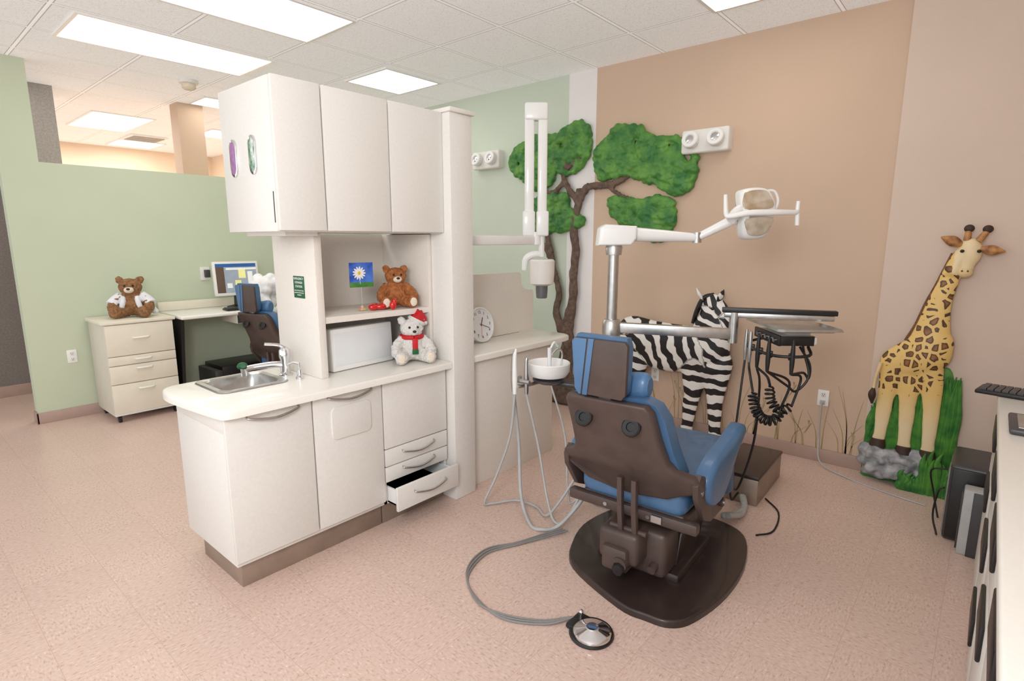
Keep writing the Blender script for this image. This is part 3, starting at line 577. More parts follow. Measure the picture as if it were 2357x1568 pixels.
part(cb,'control_panel',G().box((-.165,.115,-.075),(.165,.13,-.02),.003,T=TT).box((-.168,-.05,-.072),(-.158,.12,-.022),.002,T=TT),'black')
for k in range(5): part(cb,'gauge_knob',G().cyl(TT@Vector((-.12+.055*k,.128,-.048)),TT@Vector((-.12+.055*k,.14,-.048)),.011,seg=14),'chrome')
g=G();g.tube([tuple(TT@Vector(p)) for p in ((.16,.05,-.08),(.17,.15,-.11),(.05,.185,-.12),(-.12,.18,-.12),(-.21,.12,-.12),(-.23,.0,-.11),(-.15,-.03,-.08))],.008,seg=10)
for k in range(5):
    p=TT@Vector(((.13,.175),(.04,.185),(-.06,.18),(-.15,.165),(-.215,.08))[k]+(-.12,));g.box((p.x-.014,p.y-.014,p.z-.018),(p.x+.014,p.y+.014,p.z+.018),.004)
part(t,'instrument_holder',g,'black')
hp=[]
for i,q in enumerate(((.13,.185),(.04,.195),(-.06,.19),(-.16,.175),(-.225,.08))):
    p=TT@Vector(q+(-.12,));hp.append(p)
    part(t,'handpiece',G().tube([(p.x,p.y,p.z-.09,.008),(p.x,p.y,p.z-.03,.012),(p.x,p.y,p.z+.03,.011),(p.x,p.y,p.z+.09,.006)],seg=12),'steel' if i<2 else 'black')
def helix(path,R,turns,r,par,nm,m):
    Q=[Vector(q) for q in cr(path,12)];L=[0]
    for i in range(1,len(Q)): L.append(L[-1]+(Q[i]-Q[i-1]).length)
    N=turns*10;pts=[]
    for k in range(N+1):
        s_=L[-1]*k/N;i=max(j for j in range(len(L)) if L[j]<=s_+1e-9);i=min(i,len(Q)-2);f=(s_-L[i])/max(1e-6,L[i+1]-L[i]);p=Q[i].lerp(Q[i+1],f)
        tg=(Q[i+1]-Q[i]).normalized();a=Vector((0.76,.65,0)).cross(tg);a=a.normalized() if a.length>.1 else Vector((0,0,1));a2=tg.cross(a)
        e=min(1,k/8,(N-k)/8);an=2*math.pi*k/10;pts.append(tuple(p+(a*math.cos(an)+a2*math.sin(an))*R*e))
    return part(par,nm,G().tube(pts,r,seg=7,n=2),m)
def cp(s_,z,dd=0): q=Vector((3.05,.85,z))+rv*s_+fv*dd;return tuple(q)
helix([cp(-.05,.84,.02),cp(-.04,.76),cp(.0,.70),cp(.07,.69),cp(.10,.76)],.024,15,.0058,t,'coiled_hose','blackr')
helix([cp(.03,.88),cp(.04,.80),cp(.08,.75,-.03),cp(.14,.78,-.03)],.022,10,.0055,t,'coiled_hose','blackr')
H=lambda p,z: tuple(p+Vector((0,0,z)))
for i,pts in enumerate(([H(hp[0],-.09),(3.20,1.02,.75),(3.17,1.03,.35),(3.30,1.06,.08),(3.43,1.06,.07)],
   [H(hp[1],-.09),cp(-.06,.95,.06),cp(-.05,.84,.02)],
   [H(hp[2],-.09),cp(.02,.85,.1),(3.22,.93,.5),(3.24,1.0,.2),(3.43,1.10,.09)],
   [H(hp[2],-.09),cp(.01,.93),cp(.03,.88)],[cp(.10,.76),cp(.13,.90),H(hp[3],-.09)],[cp(.14,.78,-.03),cp(.19,.92),H(hp[4],-.09)],
   [H(hp[3],-.09),cp(.12,.88),cp(.17,.85),cp(.23,.93),cp(.22,1.05,.05),tuple(TT@Vector((-.15,0,-.06)))],
   [H(hp[4],-.09),cp(.20,.95),cp(.23,.92),cp(.245,.99,.03),cp(.20,1.08,.06)])):
    part(t,'hose',G().tube([tuple(q) for q in pts],.0065,seg=8,n=8),'blackr')
t=thing('utility_box','dark brown floor junction box with steel side','junction box',(3.72,1.08,0))
T=Matrix.Translation((3.72,1.08,0))@Matrix.Rotation(math.radians(2),4,'Z')
part(t,'housing',G().box((-.27,-.12,0),(.30,.14,.17),.008,T=T),'kick');part(t,'lid',G().box((-.275,-.125,.17),(.305,.145,.195),.008,T=T),'dbrown')
g=G().tube([(3.44,1.04,.05),(3.34,.99,.035),(3.22,.97,.035),(3.09,1.0,.07)],.017,seg=12)
for k in range(16):
    f=k/15;g.ball((3.44-.33*f,1.03-.05*math.sin(f*3.14),.045-.012*math.sin(f*3.14)+.02*max(0,f-.7)),.021,seg=8)
part(t,'conduit',g,'hose','gray ribbed conduit')
single('power_cord','dark cord looping on the floor beside the chair','cord',G().tube([(3.6,.94,.006),(3.45,.82,.006),(3.2,.78,.006),(3.09,.84,.006)],.005),'blackr',(3.3,.85,0))
# ---------------- x ray
t=thing('x_ray_unit','white articulated dental x-ray arm mounted on the column','x-ray machine',(2.49,2.6,1.6))
part(t,'mount',G().box((2.48,2.55,1.58),(2.50,2.67,1.70),.006),'white')
part(t,'horizontal_arm',bar((2.5,2.61,1.64),(3.30,2.60,1.64),.05,.065,.012),'white')
XT=Matrix.Translation((3.30,2.60,0))@RT
def xl(g): g.v=[tuple(XT@Vector(v)) for v in g.v];return g
part(t,'pivot',xl(G().cyl((0,0,1.61),(0,0,1.70),.045)),'white')
for x in (-.047,.047): part(t,'scissor_arm',xl(G().box((x-.034,-.03,1.72),(x+.034,.03,2.54),.014,3)),'white')
part(t,'top_joint',xl(G().box((-.082,-.04,2.48),(.082,.04,2.60),.015,3)),'white')
for x in (-.05,.05): part(t,'lower_joint',xl(G().box((x-.045,-.045,1.67),(x+.045,.045,1.85),.012,3)),'white')
part(t,'drop_stem',xl(G().cyl((.045,0,1.67),(.045,0,1.52),.022)),'white')
part(t,'yoke',xl(G().tube([(.045,0,1.54,.024),(-.02,0,1.535,.026),(-.07,0,1.50,.024),(-.082,0,1.42,.02)],seg=14)),'white')
hd=part(t,'tube_head',xl(G().lathe([(0,1.50),(.085,1.50),(.096,1.488),(.094,1.40),(.088,1.32),(.055,1.305),(0,1.305)],(.05,0,0))),'offw')
part(hd,'collimator',xl(G().lathe([(0,1.31),(.045,1.31),(.045,1.27),(.041,1.215),(.035,1.21),(0,1.21)],(.05,0,0))),'mgray')
# ---------------- emergency lights & outlets
def elight(y,z,lab):
    t=thing('emergency_light',lab,'emergency light',(4.53,y,z));T=WALL(4.53)
    part(t,'housing',G().prism(rrect(-y-.19,z-.09,-y+.19,z+.09,.02),.085,.015,T,seg=3),'offw')
    for s_ in (-.1,.1):
        T2=Matrix.Translation((4.450,y+s_,z))@Matrix.Rotation(math.radians(-90),4,'Y')@Matrix.Rotation(math.radians(14),4,'Y')
        h=part(t,'lamp_head',G().lathe([(0,0),(.058,0),(.066,.03),(.066,.055),(.060,.062),(.04,.062),(.034,.056),(0,.056)],T=T2),'white')
        part(h,'lens',G().lathe([(0,.066),(.010,.065),(.031,.0585)],T=T2),'chrome')
elight(1.83,2.41,'white twin-head emergency light on the tan wall');elight(4.18,2.47,'white twin-head emergency light on the green wall')
def outlet(T,lab,c):
    t=thing('wall_outlet',lab,'outlet',tuple(T@Vector(c+(0,))));x,z=c
    part(t,'cover_plate',G().prism(rrect(x-.037,z-.06,x+.037,z+.06,.006),.006,.002,T),'white')
    for dz in (.027,-.027):
        s_=part(t,'socket',G().prism(rrect(x-.017,z+dz-.017,x+.017,z+dz+.017,.008),.009,.001,T),'offw')
        part(s_,'slot',G().prism(rrect(x-.008,z+dz-.002,x-.005,z+dz+.009,.001,1),.0096,0,T).prism(rrect(x+.005,z+dz-.002,x+.008,z+dz+.009,.001,1),.0096,0,T).prism(rrect(x-.003,z+dz-.011,x+.003,z+dz-.006,.001,1),.0096,0,T),'black')
outlet(WALL(4.53),'white duplex outlet on the tan wall with plugged cord',(-.845,.49));outlet(WALL(4.53),'white duplex outlet on the tan wall behind the chair',(-2.19,.46));outlet(FRONT(6.4),'white duplex outlet on the green partition',(1.19,.58))
single('appliance_cord','light gray cord from wall outlet across the floor','cord',G().tube([(4.515,.845,.46),(4.49,.845,.44),(4.49,.84,.2),(4.42,.8,.03),(4.3,.6,.006),(4.2,.35,.006),(4.15,.15,.006)],.0055,n=8).box((4.50,.83,.445),(4.52,.86,.475),.004),'hose',(4.4,.8,0))
# ---------------- tree
t=thing('tree_wall_sculpture','sculpted tree relief with green foliage and brown trunk','wall sculpture',(4.5,3.1,0))
XW=4.49
def wt(pts): return [(XW,y,z,r*.74) for y,z,r in pts]
g=G()
for br in ([(3.17,.02,.15),(3.15,.35,.12),(3.12,.6,.105),(3.13,.78,.09),(3.08,1.0,.075),(3.07,1.25,.065),(3.05,1.5,.062),(3.07,1.75,.06),(3.03,2.0,.055),(3.02,2.12,.05)],
 [(3.18,.70,.08),(3.26,.92,.06),(3.24,1.12,.052),(3.30,1.35,.048),(3.37,1.6,.045),(3.40,1.75,.035)],[(3.26,1.25,.05),(3.34,1.45,.045),(3.46,1.62,.035),(3.52,1.7,.03)],
 [(3.04,1.98,.055),(2.93,2.12,.05),(2.75,2.13,.045),(2.6,2.15,.04),(2.45,2.24,.03),(2.40,2.32,.025)],[(2.72,2.13,.035),(2.62,2.05,.03),(2.5,2.0,.025)],[(2.62,2.15,.03),(2.66,2.28,.025),(2.65,2.4,.02)],
 [(3.04,2.0,.05),(3.16,2.15,.045),(3.20,2.3,.04),(3.12,2.4,.03)],[(3.18,2.2,.04),(3.3,2.1,.035),(3.42,2.12,.03),(3.5,2.25,.03)],[(3.18,2.3,.035),(3.05,2.38,.03),(3.0,2.45,.03)],[(3.12,.3,.1),(3.02,.0,.1)],[(3.2,.3,.1),(3.34,.0,.1)]):
    g.tube(wt(br),seg=12,n=4)
g.map(lambda x,y,z:(XW+(x-XW)*.45,y+.006*math.sin(z*15),max(z,.005)))
ob=fuse(part(t,'trunk',g,'bark'),.011,1)
for v in ob.data.vertices: v.co+=v.normal*noise.noise(Vector((v.co.x*30,v.co.y*45,v.co.z*12)))*.010
def foliage(poly,n,seed):
    rd=random.Random(seed);xs=[p[0] for p in poly];zs=[p[1] for p in poly];g=G()
    def inside(x,y):
        c=False;j=len(poly)-1
        for i in range(len(poly)):
            if (poly[i][1]>y)!=(poly[j][1]>y) and x<(poly[j][0]-poly[i][0])*(y-poly[i][1])/(poly[j][1]-poly[i][1])+poly[i][0]: c=not c
            j=i
        return c
    k=0
    while k<n:
        y,z=rd.uniform(min(xs),max(xs)),rd.uniform(min(zs),max(zs))
        if inside(y,z): g.ball((4.50+rd.uniform(-.012,.008),y,z),(.035,rd.uniform(.045,.075),rd.uniform(.04,.065)),seg=12);k+=1
    L=smooth_loop(poly,5)
    for y,z in L: g.ball((4.505,y+rd.uniform(-.008,.008),z+rd.uniform(-.008,.008)),(.033,rd.uniform(.028,.042),rd.uniform(.026,.04)),seg=12)
    ob=part(t,'foliage',g,'leaf');fuse(ob,.009,2)
    for v in ob.data.vertices:
        p=v.co;q=noise.noise(Vector((p.x*14,p.y*15,p.z*15)))*.010+(.5-noise.voronoi(Vector((p.x*16,p.y*16,p.z*20)))[0][0])*.022
        v.co=p+v.normal*q
foliage([(3.85,2.40),(3.80,2.53),(3.55,2.63),(3.30,2.61),(3.08,2.69),(2.96,2.65),(2.94,2.45),(3.02,2.31),(3.2,2.27),(3.3,2.34),(3.38,2.19),(3.55,2.15),(3.77,2.3)],110,1)
foliage([(2.85,2.32),(2.80,2.46),(2.65,2.59),(2.45,2.58),(2.32,2.49),(2.13,2.46),(1.96,2.37),(1.92,2.22),(1.96,2.07),(2.1,2.04),(2.22,2.11),(2.36,2.16),(2.5,2.21),(2.65,2.21),(2.80,2.21)],110,2)
foliage([(2.70,1.98),(2.55,2.0),(2.4,1.95),(2.25,1.99),(2.10,1.94),(2.10,1.77),(2.2,1.66),(2.32,1.68),(2.45,1.79),(2.6,1.83)],60,3)
foliage([(3.57,2.0),(3.40,2.06),(3.2,2.04),(3.14,1.92),(3.01,1.84),(3.03,1.77),(3.25,1.75),(3.45,1.73),(3.64,1.8)],60,4)
# ---------------- zebra
def nearest(p,segs):
    best=None
    for i,(a,b,ra,rb) in enumerate(segs):
        ab=b-a;tt=max(0,min(1,(p-a).dot(ab)/ab.length_squared));d=(p-(a+ab*tt)).length-(ra+(rb-ra)*tt)
        if best is None or d<best[0]: best=(d,i,tt)
    return best
ZX=4.425
zb={'torso':[(2.36,.80,.185),(2.15,.775,.18),(1.92,.765,.18),(1.72,.76,.185)],
'neck':[(1.69,.76,.18),(1.67,.90,.16),(1.655,1.02,.14),(1.67,1.10,.10)],
'head':[(1.675,1.13,.092),(1.62,1.07,.088),(1.56,.985,.066),(1.53,.935,.060)],
'f1':[(1.77,.66,.14),(1.79,.5,.105),(1.80,.34,.068),(1.81,.30,.068),(1.825,.12,.050),(1.83,.07,.053),(1.835,.02,.06)],
'f2':[(1.61,.66,.13),(1.61,.5,.10),(1.605,.34,.066),(1.605,.3,.066),(1.595,.12,.050),(1.59,.07,.053),(1.585,.02,.06)],
'h1':[(2.36,.72,.15),(2.33,.52,.1),(2.40,.36,.06),(2.38,.12,.045),(2.37,.06,.048),(2.365,.02,.055)],
'h2':[(2.42,.74,.14),(2.48,.52,.085),(2.54,.36,.055),(2.52,.12,.04),(2.51,.06,.045),(2.51,.02,.05)]}
t=thing('zebra_wall_sculpture','black and white striped zebra relief standing against the wall','zebra',(4.45,2.0,0))
g=G();segs=[];kind=[]
for k,pl in zb.items():
    g.tube([(ZX,y,z,r) for y,z,r in pl],seg=18,n=4)
    for y,z,r in (pl[0],pl[-1]): 
        if r>.058: g.ball((ZX,y,z),r*.98)
    for a,b in zip(pl,pl[1:]): segs.append((Vector((ZX,a[0],a[1])),Vector((ZX,b[0],b[1])),a[2],b[2]));kind.append(k)
g.ball((ZX,1.66,.62),(.15,.15,.11));g.ball((ZX,2.05,.66),(.16,.3,.13))
g.map(lambda x,y,z:(ZX+(x-ZX)*.5,y,max(z,.004)))
ob=fuse(part(t,'body',g,'zebra'),.010,3)
at=ob.data.attributes.new('ph','FLOAT','POINT');wo=WO[ob];vals=[]
for v in ob.data.vertices:
    p=Vector((ZX,(v.co.y+wo.y),(v.co.z+wo.z)));d,i,tt=nearest(p,segs);k=kind[i];y,z=p.y,p.z
    tor=(y-(z-.75)*.4-.9*max(0,y-2.15)*(z-.45))*50
    if k=='torso': ph=tor
    elif k=='neck': ph=(z+(1.68-y)*.4)*60
    elif k=='head': ph=(z*.5+(1.6-y)*.8)*105
    else: ph=z*63
    vals.append(ph)
at.data.foreach_set('value',vals)
for y,z,dy,m in ((1.745,1.185,.03,'white'),(1.62,1.185,-.02,'zebra')):
    part(t,'ear',G().tube([(ZX-.02,y,z-.02,.020),(ZX-.03,y+dy,z+.025,.030),(ZX-.03,y+dy*1.9,z+.075,.006)],seg=12,flat=.5),m)
part(t,'mane',G().tube([(ZX-.0,1.67,1.215,.024),(ZX-.01,1.745,1.18,.034),(ZX-.01,1.792,1.08,.034),(ZX,1.828,.97,.024)],seg=10,flat=.6),'zebra')
part(t,'eye',G().ball((ZX-.050,1.655,1.105),(.008,.014,.013),seg=12),'black');part(t,'muzzle',G().ball((ZX-.004,1.527,.93),(.038,.056,.052)),'black')
for y in (1.835,1.585): part(t,'hoof',G().lathe([(0,0.004),(.063,.004),(.055,.06),(0,.06)],(0,0,0),seg=18).map(lambda x,yy,z:(ZX+x*.62,y+yy,z)),'black')
part(t,'tail',G().tube([(ZX-.02,2.50,.88,.014),(ZX-.02,2.555,.78,.014),(ZX-.02,2.57,.6,.02),(ZX-.02,2.57,.48,.008)],seg=10),'black')
# ---------------- giraffe
GX=4.43
gb={'torso':[(.41,.84,.105),(.35,.87,.122),(.275,.91,.138),(.25,.98,.126)],
'neck':[(.255,.99,.118),(.25,1.10,.090),(.235,1.25,.066),(.205,1.38,.054),(.175,1.50,.046),(.145,1.56,.05)],
'head':[(.12,1.60,.056),(.115,1.55,.055),(.125,1.50,.042),(.13,1.45,.036)],
'r1':[(.42,.81,.095),(.44,.70,.066),(.455,.58,.049),(.457,.50,.047),(.462,.34,.037),(.467,.29,.040)],
'r2':[(.36,.78,.07),(.335,.68,.062),(.33,.56,.048),(.327,.50,.046),(.322,.32,.037),(.32,.27,.042)],
'f1':[(.25,.82,.09),(.215,.70,.064),(.20,.56,.048),(.197,.50,.046),(.192,.32,.037),(.19,.27,.042)]}
t=thing('giraffe_wall_sculpture','spotted giraffe relief standing on rock and tall grass','giraffe',(4.45,.3,0))
g=G()
for k,pl in gb.items():
    g.tube([(GX,y,z,r) for y,z,r in pl],seg=18,n=4)
    for y,z,r in (pl[0],pl[-1]): g.ball((GX,y,z),r*.97)
g.map(lambda x,y,z:(GX+(x-GX)*(.42 if z<1.42 else .8),y,z))
ob=fuse(part(t,'body',g,'giraffe'),.008,2);at=ob.data.attributes.new('sp','FLOAT','POINT');wo=WO[ob];vals=[]
for v in ob.data.vertices:
    z=v.co.z+wo.z;y=v.co.y+wo.y;s_=0
    if z>1.43 and y<.19: s_=1
    if z<.66: s_=min(1,(.66-z)*4)
    vals.append(s_)
at.data.foreach_set('value',vals)
for y,z,dy in ((.14,1.64,.015),(.085,1.635,-.04)):
    o_=part(t,'ossicone',G().tube([(GX-.01,y,z,.020),(GX-.01,y+dy*.6-.01,z+.06,.016)],seg=12,n=1),'gear');part(o_,'ossicone_tip',G().ball((GX-.01,y+dy*.6-.012,z+.07),(.02,.026,.024)),'ossi')
part(t,'ear',G().tube([(GX-.01,.155,1.61,.014),(GX-.015,.21,1.635,.036),(GX-.01,.27,1.66,.005)],seg=12,flat=.9),'gear')
part(t,'ear',G().tube([(GX-.01,.075,1.59,.014),(GX-.015,.015,1.58,.034),(GX-.01,-.045,1.575,.005)],seg=12,flat=.9),'gear')
for y in (.155,.075): part(t,'eye',G().ball((GX-.043,y,1.575),(.009,.011,.010),seg=12),'black')
part(t,'muzzle',G().ball((GX-.008,.13,1.447),(.033,.041,.034)),'gir_y')
part(t,'nostril',G().ball((GX-.042,.143,1.455),(.003,.005,.005),seg=8),'ossi');part(t,'nostril',G().ball((GX-.042,.115,1.455),(.003,.005,.005),seg=8),'ossi')
part(t,'mane',G().tube([(GX,.20,1.56,.010),(GX,.233,1.45,.011),(GX,.260,1.36,.011),(GX,.300,1.24,.012),(GX,.338,1.10,.012),(GX,.384,.99,.01)],seg=10),'gmane')
part(t,'tail',G().tube([(GX-.03,.50,.83,.012),(GX-.03,.52,.72,.01),(GX-.03,.525,.64,.009)],seg=10),'gir_y')
part(t,'tail_tuft',G().tube([(GX-.03,.525,.65,.01),(GX-.03,.53,.60,.024),(GX-.03,.525,.54,.006)],seg=10),'ossi')
for y,z in ((.467,.275),(.32,.255),(.19,.255)): part(t,'hoof',G().lathe([(0,-.03),(.050,-.03),(.045,.0),(.040,.02),(0,.02)],(GX-.01,y,z),seg=16).map(lambda x,yy,zz:(GX-.01+(x-GX+.01)*.75,yy,zz)),'ossi')
g=G();rd=random.Random(5)
for i in range(44): g.ball((GX+.0+rd.uniform(-.05,.02),rd.uniform(.18,.53),rd.uniform(.05,.21)),(.05,rd.uniform(.04,.08),rd.uniform(.03,.06)),seg=10)
for y in (.46,.32,.2): g.ball((GX,y,.19),(.05,.06,.05),seg=10)
ob=fuse(part(t,'rock',g,'rock'),.011,0)
for v in ob.data.vertices: v.co+=v.normal*noise.noise(v.co*22)*.02
g=G()
g.prism([(-y,z) for y,z in cr([(.55,.02),(.545,.3),(.52,.52),(.46,.68),(.38,.78),(.2,.82),(.12,.80),(.07,.5),(.06,.02)],4)],.02,.008,WALL(4.488))
for i in range(215):
    back=i<165
    y=rd.uniform(.06,.54) if back else rd.uniform(.05,.32)
    h=(rd.uniform(.68,.92) if y<.4 else rd.uniform(.5,.74))*(1-.25*abs(y-.2)/.28) if back else rd.uniform(.10,.24)*(1.3 if y<.2 else .6)
    x=GX+.035+rd.uniform(-.01,.01) if back else GX-.085+rd.uniform(0,.02);dx=rd.uniform(-.035,.035)
    g.tube([(x,y,.0,.016),(x,y+dx*.3,h*.4,.022),(x-.005,y-dx*.3,h*.75,.017),(x-.01,y+dx*.5,h,.003)],seg=8,n=4)
part(t,'grass',g,'grass')
# painted grass on wall
g=G();rd=random.Random(11)
for i in range(40):
    y=rd.choice([rd.uniform(.6,1.5),rd.uniform(1.3,2.4)]);h=rd.uniform(.12,.5);dy=rd.uniform(-.12,.12);w=.0035
    P=cr([(y,.1),(y+dy*.2,.1+h*.5),(y+dy,.1+h)],8);n=len(P)
    vs=[];fs=[]
    for j,(a,b) in enumerate(P): ww=w*(1-j/n)+.0008;vs+=[(4.5285,a-ww,b),(4.5285,a+ww,b)]
    for j in range(n-1): fs.append([2*j,2*j+1,2*j+3,2*j+2])
    g.add(vs,fs)
    if i%4==0:
        for s_ in range(7): a,b=P[-1][0]-dy*.05*s_,P[-1][1]-.012*s_;g.add([(4.528,a,b),(4.528,a-.02,b+.02),(4.528,a-.017,b+.026)],[[0,1,2]])
        g.add([(4.528,P[-1][0],P[-1][1]),(4.528,P[-1][0]+.01,P[-1][1]+.04),(4.528,P[-1][0]-.006,P[-1][1]+.04)],[[0,1,2]])
ob=struct('painted_grass',g,'paintg');ob['kind']='stuff';ob['label']='thin painted grass blades along the tan wall';ob['category']='mural'
# ---------------- left area: cart, desk
t=thing('drawer_cart','cream laminate rolling drawer cart with four drawers','drawer cart',(1.61,6.12,0))
part(t,'body',G().box((1.335,5.875,.075),(1.885,6.37,.9),.004),'cartside')
part(t,'top',G().box((1.315,5.845,.9),(1.905,6.38,.93),.008),'cart')
for z0,z1,hz in ((.615,.895,.77),(.53,.608,.575),(.36,.523,.49),(.085,.353,.30)):
    d=part(t,'drawer',G().box((1.34,5.855,z0),(1.88,5.875,z1),.003),'cart')
    part(d,'handle',G().tube([(1.55,5.857,hz,.008),(1.56,5.835,hz,.009),(1.62,5.83,hz,.009),(1.66,5.835,hz,.009),(1.67,5.857,hz,.008)],seg=8),'ctop')
part(t,'kick',G().box((1.34,5.86,.065),(1.88,6.36,.085),.003),'offw')
for x,y in ((1.38,5.9),(1.84,5.9),(1.38,6.33),(1.84,6.33)): part(t,'caster',G().cyl((x-.012,y,.03),(x+.012,y,.03),.03,seg=18).box((x-.014,y-.015,.03),(x+.014,y+.015,.068)),'black')
t=bear('teddy_bear','tan brown teddy bear wearing an open white coat on the cart',(1.645,6.12,.931),-115,.98,'bear2','bear2','cream')
s=.98;g=G();g.ball((-.02*s,0,.15*s),(.094*s,.114*s,.10*s))
for y in (1,-1):
    g.tube([(.0*s,y*.075*s,.2*s,.050*s),(.025*s,y*.13*s,.155*s,.052*s),(.05*s,y*.158*s,.12*s,.054*s)],seg=12)
    g.tube([(-.04*s,y*.09*s,.11*s,.045*s),(-.02*s,y*.16*s,.055*s,.035*s),(.0*s,y*.2*s,.03*s,.02*s)],seg=12)
    g.tube([(.06*s,y*.05*s,.20*s,.022*s),(.085*s,y*.065*s,.13*s,.024*s),(.08*s,y*.085*s,.07*s,.02*s)],seg=10)
ob=fuse(part(t,'coat',g,'cloth','white doctor coat'),.008,1)
t=thing('desk','cream laminate computer desk with dark end panel','desk',(2.9,6.1,0))
part(t,'desktop',G().box((1.93,5.76,.895),(4.1,6.385,.93),.012,3),'ctop');part(t,'backsplash',G().box((1.93,6.36,.93),(4.1,6.39,1.02),.006),'cart')
part(t,'end_panel',G().prism([(5.80,.895),(6.38,.895),(6.38,0),(6.1,0),(5.95,.1),(5.86,.6)],.03,0,Matrix(((0,0,1,1.935),(1,0,0,0),(0,1,0,0),(0,0,0,1)))),'black','black end panel')
part(t,'end_panel',G().box((4.05,5.85,0),(4.08,6.38,.895)),'cart')
d=part(t,'drawer',G().box((2.45,5.80,.80),(2.95,6.3,.893),.004),'cart');part(d,'drawer_face',G().box((2.46,5.795,.805),(2.94,5.80,.885)),'dgray')
t=thing('monitor','silver framed computer monitor on the desk','monitor',(2.62,6.12,.93))
T=Matrix.Translation((2.62,6.12,1.24))@Matrix.Rotation(math.radians(-8),4,'Z')@Matrix.Rotation(math.radians(-6),4,'X')
part(t,'bezel',G().box((-.225,-.02,-.18),(.225,.03,.18),.01,T=T),'offw');sc_=part(t,'screen',G().box((-.2,-.022,-.15),(.2,-.019,.155),T=T),'screen')
g=G();g.box((-.2,-.0235,.12),(.2,-.022,.155),T=T,mi=0);g.box((-.2,-.0235,-.15),(-.12,-.022,.12),T=T,mi=1);g.box((.02,-.0235,0),(.09,-.022,.09),T=T,mi=2);g.box((-.02,-.0235,-.12),(.04,-.022,-.02),T=T,mi=2);g.box((.11,-.0235,-.1),(.16,-.022,.07),T=T,mi=3);g.box((-.1,-.0235,-.1),(-.05,-.022,-.05),T=T,mi=3);g.box((-.1,-.0235,.09),(.2,-.022,.11),T=T,mi=3)
part(sc_,'window_graphics',g,['screenb','screend','screeny','screenw'])
part(t,'stand',G().lathe([(0,0),(.1,0),(.1,.012),(.03,.03),(.025,.14),(0,.14)],(2.62,6.15,.931)),'black')
def keyboard(t,cx,cy,cz,rz,w=.42,h=.15):
    T=Matrix.Translation((cx,cy,cz))@Matrix.Rotation(math.radians(rz),4,'Z')
    part(t,'case',G().box((-w/2,-h/2,0),(w/2,h/2,.018),.005,T=T),'black')
    g=G()
    for i in range(15):
        for j in range(5): g.box((-w/2+.012+i*(w-.024)/15,-h/2+.012+j*(h-.024)/5,.018),(-w/2+.012+(i+.85)*(w-.024)/15,-h/2+.012+(j+.85)*(h-.024)/5,.027),T=T)
    ob=part(t,'keys',g,'dgray');ob['kind']='stuff'
t=thing('keyboard','black computer keyboard on the desk','keyboard',(2.62,5.9,.931));keyboard(t,2.6,5.9,.931,-4)
g=G();rd=random.Random(3)
for k in range(5):
    a=rd.uniform(0,6);g.tube([(3.13+.08*math.cos(a+j*1.3),6.0+.06*math.sin(a+j*1.3),.945+.02*j+.01*k) for j in range(5)],.007,n=6)
single('headset_cable','tangled black headset and cable on the desk','headset',g,'blackr',(3.13,6.0,.931))
t=thing('computer_tower','black computer tower under the desk','computer',(2.45,6.1,0))
part(t,'case',G().box((2.3,5.88,.0),(2.95,6.33,.36),.01),'black');part(t,'side_trim',G().box((2.22,5.86,.0),(2.295,6.3,.33),.01),'dgray')
t=thing('phone_jack','gray wall jack box on the green partition','wall jack',(2.42,6.4,1.3));part(t,'plate',G().prism(rrect(2.37,1.22,2.46,1.36,.008),.02,.004,FRONT(6.4)),'offw');part(t,'plug',G().box((2.40,6.34,1.25),(2.45,6.385,1.33),.005),'dgray')
t=thing('office_chair','blue chair back visible behind the low partition','chair',(3.9,3.35,0))
part(t,'backrest',G().box((3.72,3.4,.5),(4.1,3.48,.98),.04,3),'dblue');part(t,'seat',G().box((3.7,3.3,.42),(4.12,3.75,.5),.03,3),'dblue');
part(t,'post',G().cyl((3.9,3.53,.06),(3.9,3.53,.42),.03).box((3.64,3.5,.0),(4.16,3.56,.06),.01).box((3.87,3.3,.0),(3.93,3.8,.06),.01),'black')
# ---------------- right counter
t=thing('side_cabinet','long cream cabinet with black pulls along the wall','cabinet',(2.0,-.42,0))
part(t,'body',G().box((.62,-.74,.0),(3.56,-.115,.89),.004),'lam2')
for i,x in enumerate((.65,1.22,1.79,2.36,2.96)):
    for (z0,z1) in (((.02,.60),(.61,.88)) if i in(0,2,4) else ((.02,.30),(.31,.60),(.61,.88))):
        d=part(t,'drawer',G().box((x,-.115,z0),(x+.56,-.10,z1),.003),'lam')
        part(d,'handle',G().box((x+.14,-.10,z1-.15),(x+.42,-.088,z1-.04),.006),'black','black recessed pull')
single('side_worktop','cream worktop with rounded edge on the side cabinet','worktop',G().box((.6,-.745,.89),(3.62,-.085,.93),.01,3),'ctop',(2.1,-.4,.89))
t=thing('keyboard','black computer keyboard on the side worktop','keyboard',(3.45,-.2,.931));keyboard(t,3.40,-.22,.931,80,.42,.16)
t=thing('tablet_device','gray flat device lying on the side worktop','device',(2.85,-.2,.931));part(t,'case',G().box((2.70,-.30,.931),(2.98,-.115,.952),.008),'dgray');part(t,'pad',G().box((2.73,-.28,.952),(2.95,-.14,.955),.001),'steel')
t=thing('computer_tower','gray and black computer tower on the floor','computer',(3.93,.0,0))
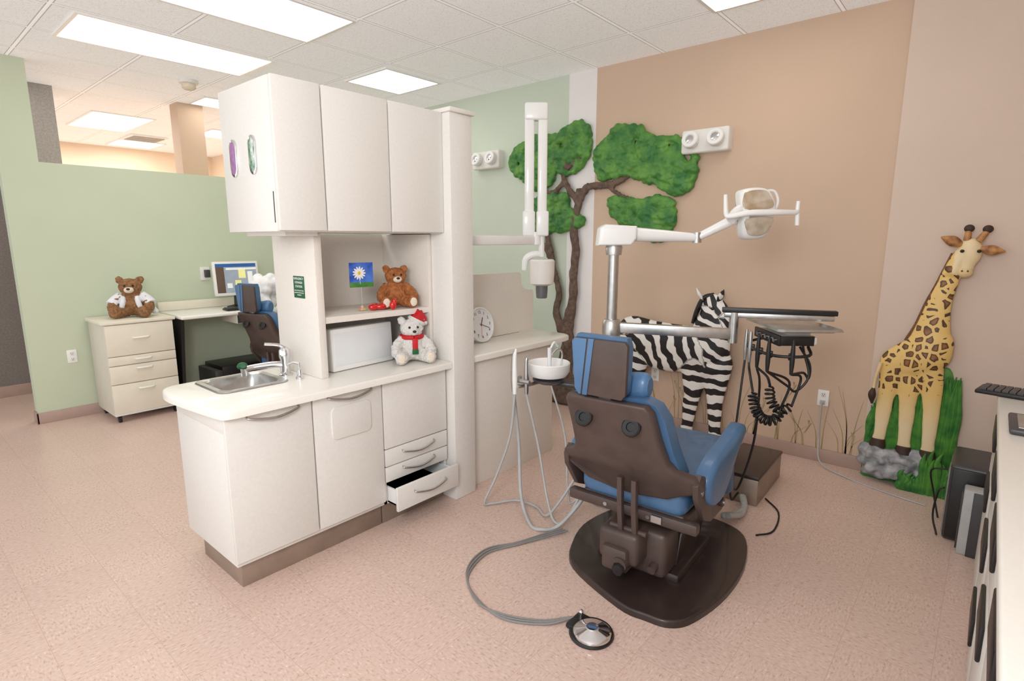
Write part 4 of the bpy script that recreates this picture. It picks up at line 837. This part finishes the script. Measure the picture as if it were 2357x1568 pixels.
part(t,'case',G().box((3.74,-.30,.0),(4.12,.05,.44),.02,3),'dgray');part(t,'front_panel',G().box((3.73,-.1,.02),(3.745,.04,.42),.005),'black')
part(t,'side_stripe',G().box((3.76,.048,.03),(3.86,.056,.41),.003).box((3.89,.048,.05),(4.08,.054,.39),.003),'hosed')
t=thing('computer_tower','slim silver and black computer tower with cables','computer',(3.67,-.1,0))
part(t,'case',G().box((3.60,-.24,.0),(3.70,-.02,.36),.008),'hose');part(t,'front_panel',G().box((3.592,-.2,.0),(3.60,-.06,.355),.003).box((3.62,-.02,.02),(3.68,-.012,.34),.002),'dgray')
single('computer_cable','black cable hanging beside the computer tower','cable',G().tube([(3.97,.065,.33),(3.98,.14,.3),(4.05,.12,.15),(4.0,.08,.008)],.005),'blackr',(4.0,.1,0))
single('computer_cable','black cable hanging beside the computer tower','cable',G().tube([(3.73,.065,.3),(3.78,.09,.25),(3.8,.1,.1),(3.75,.07,.008)],.005),'blackr',(3.78,.09,0))
# ---------------- lights
w=bpy.data.worlds.new('world');sc.world=w;w.use_nodes=True;w.node_tree.nodes['Background'].inputs[0].default_value=(.92,.975,1,1);w.node_tree.nodes['Background'].inputs[1].default_value=1.48
def area(n,loc,rot,sx,sy,e,c=(.99,.99,1)):
    l=bpy.data.lights.new(n,'AREA');l.shape='RECTANGLE';l.size=sx;l.size_y=sy;l.energy=e;l.color=c;o=bpy.data.objects.new(n,l);o.location=loc;o.rotation_euler=rot;COL.objects.link(o)
area('camera_flash',(-.6,.3,2.3),(math.radians(68),0,math.radians(-52)),.8,.8,48)
area('far_room_fill',(2.2,9.2,3.1),(0,0,0),2.5,2.5,130,(1,.99,.97))  # added fill light brightening the far room, apart from its ceiling fixtures
# ---------------- camera
cam=bpy.data.cameras.new('camera');cam.sensor_width=36;cam.lens=1283/2357*36;cam.clip_start=.05
co=bpy.data.objects.new('camera',cam);co.location=(0,0,1.64);co.rotation_euler=(math.radians(90-10.2),0,math.radians(40.6-90));COL.objects.link(co);sc.camera=co
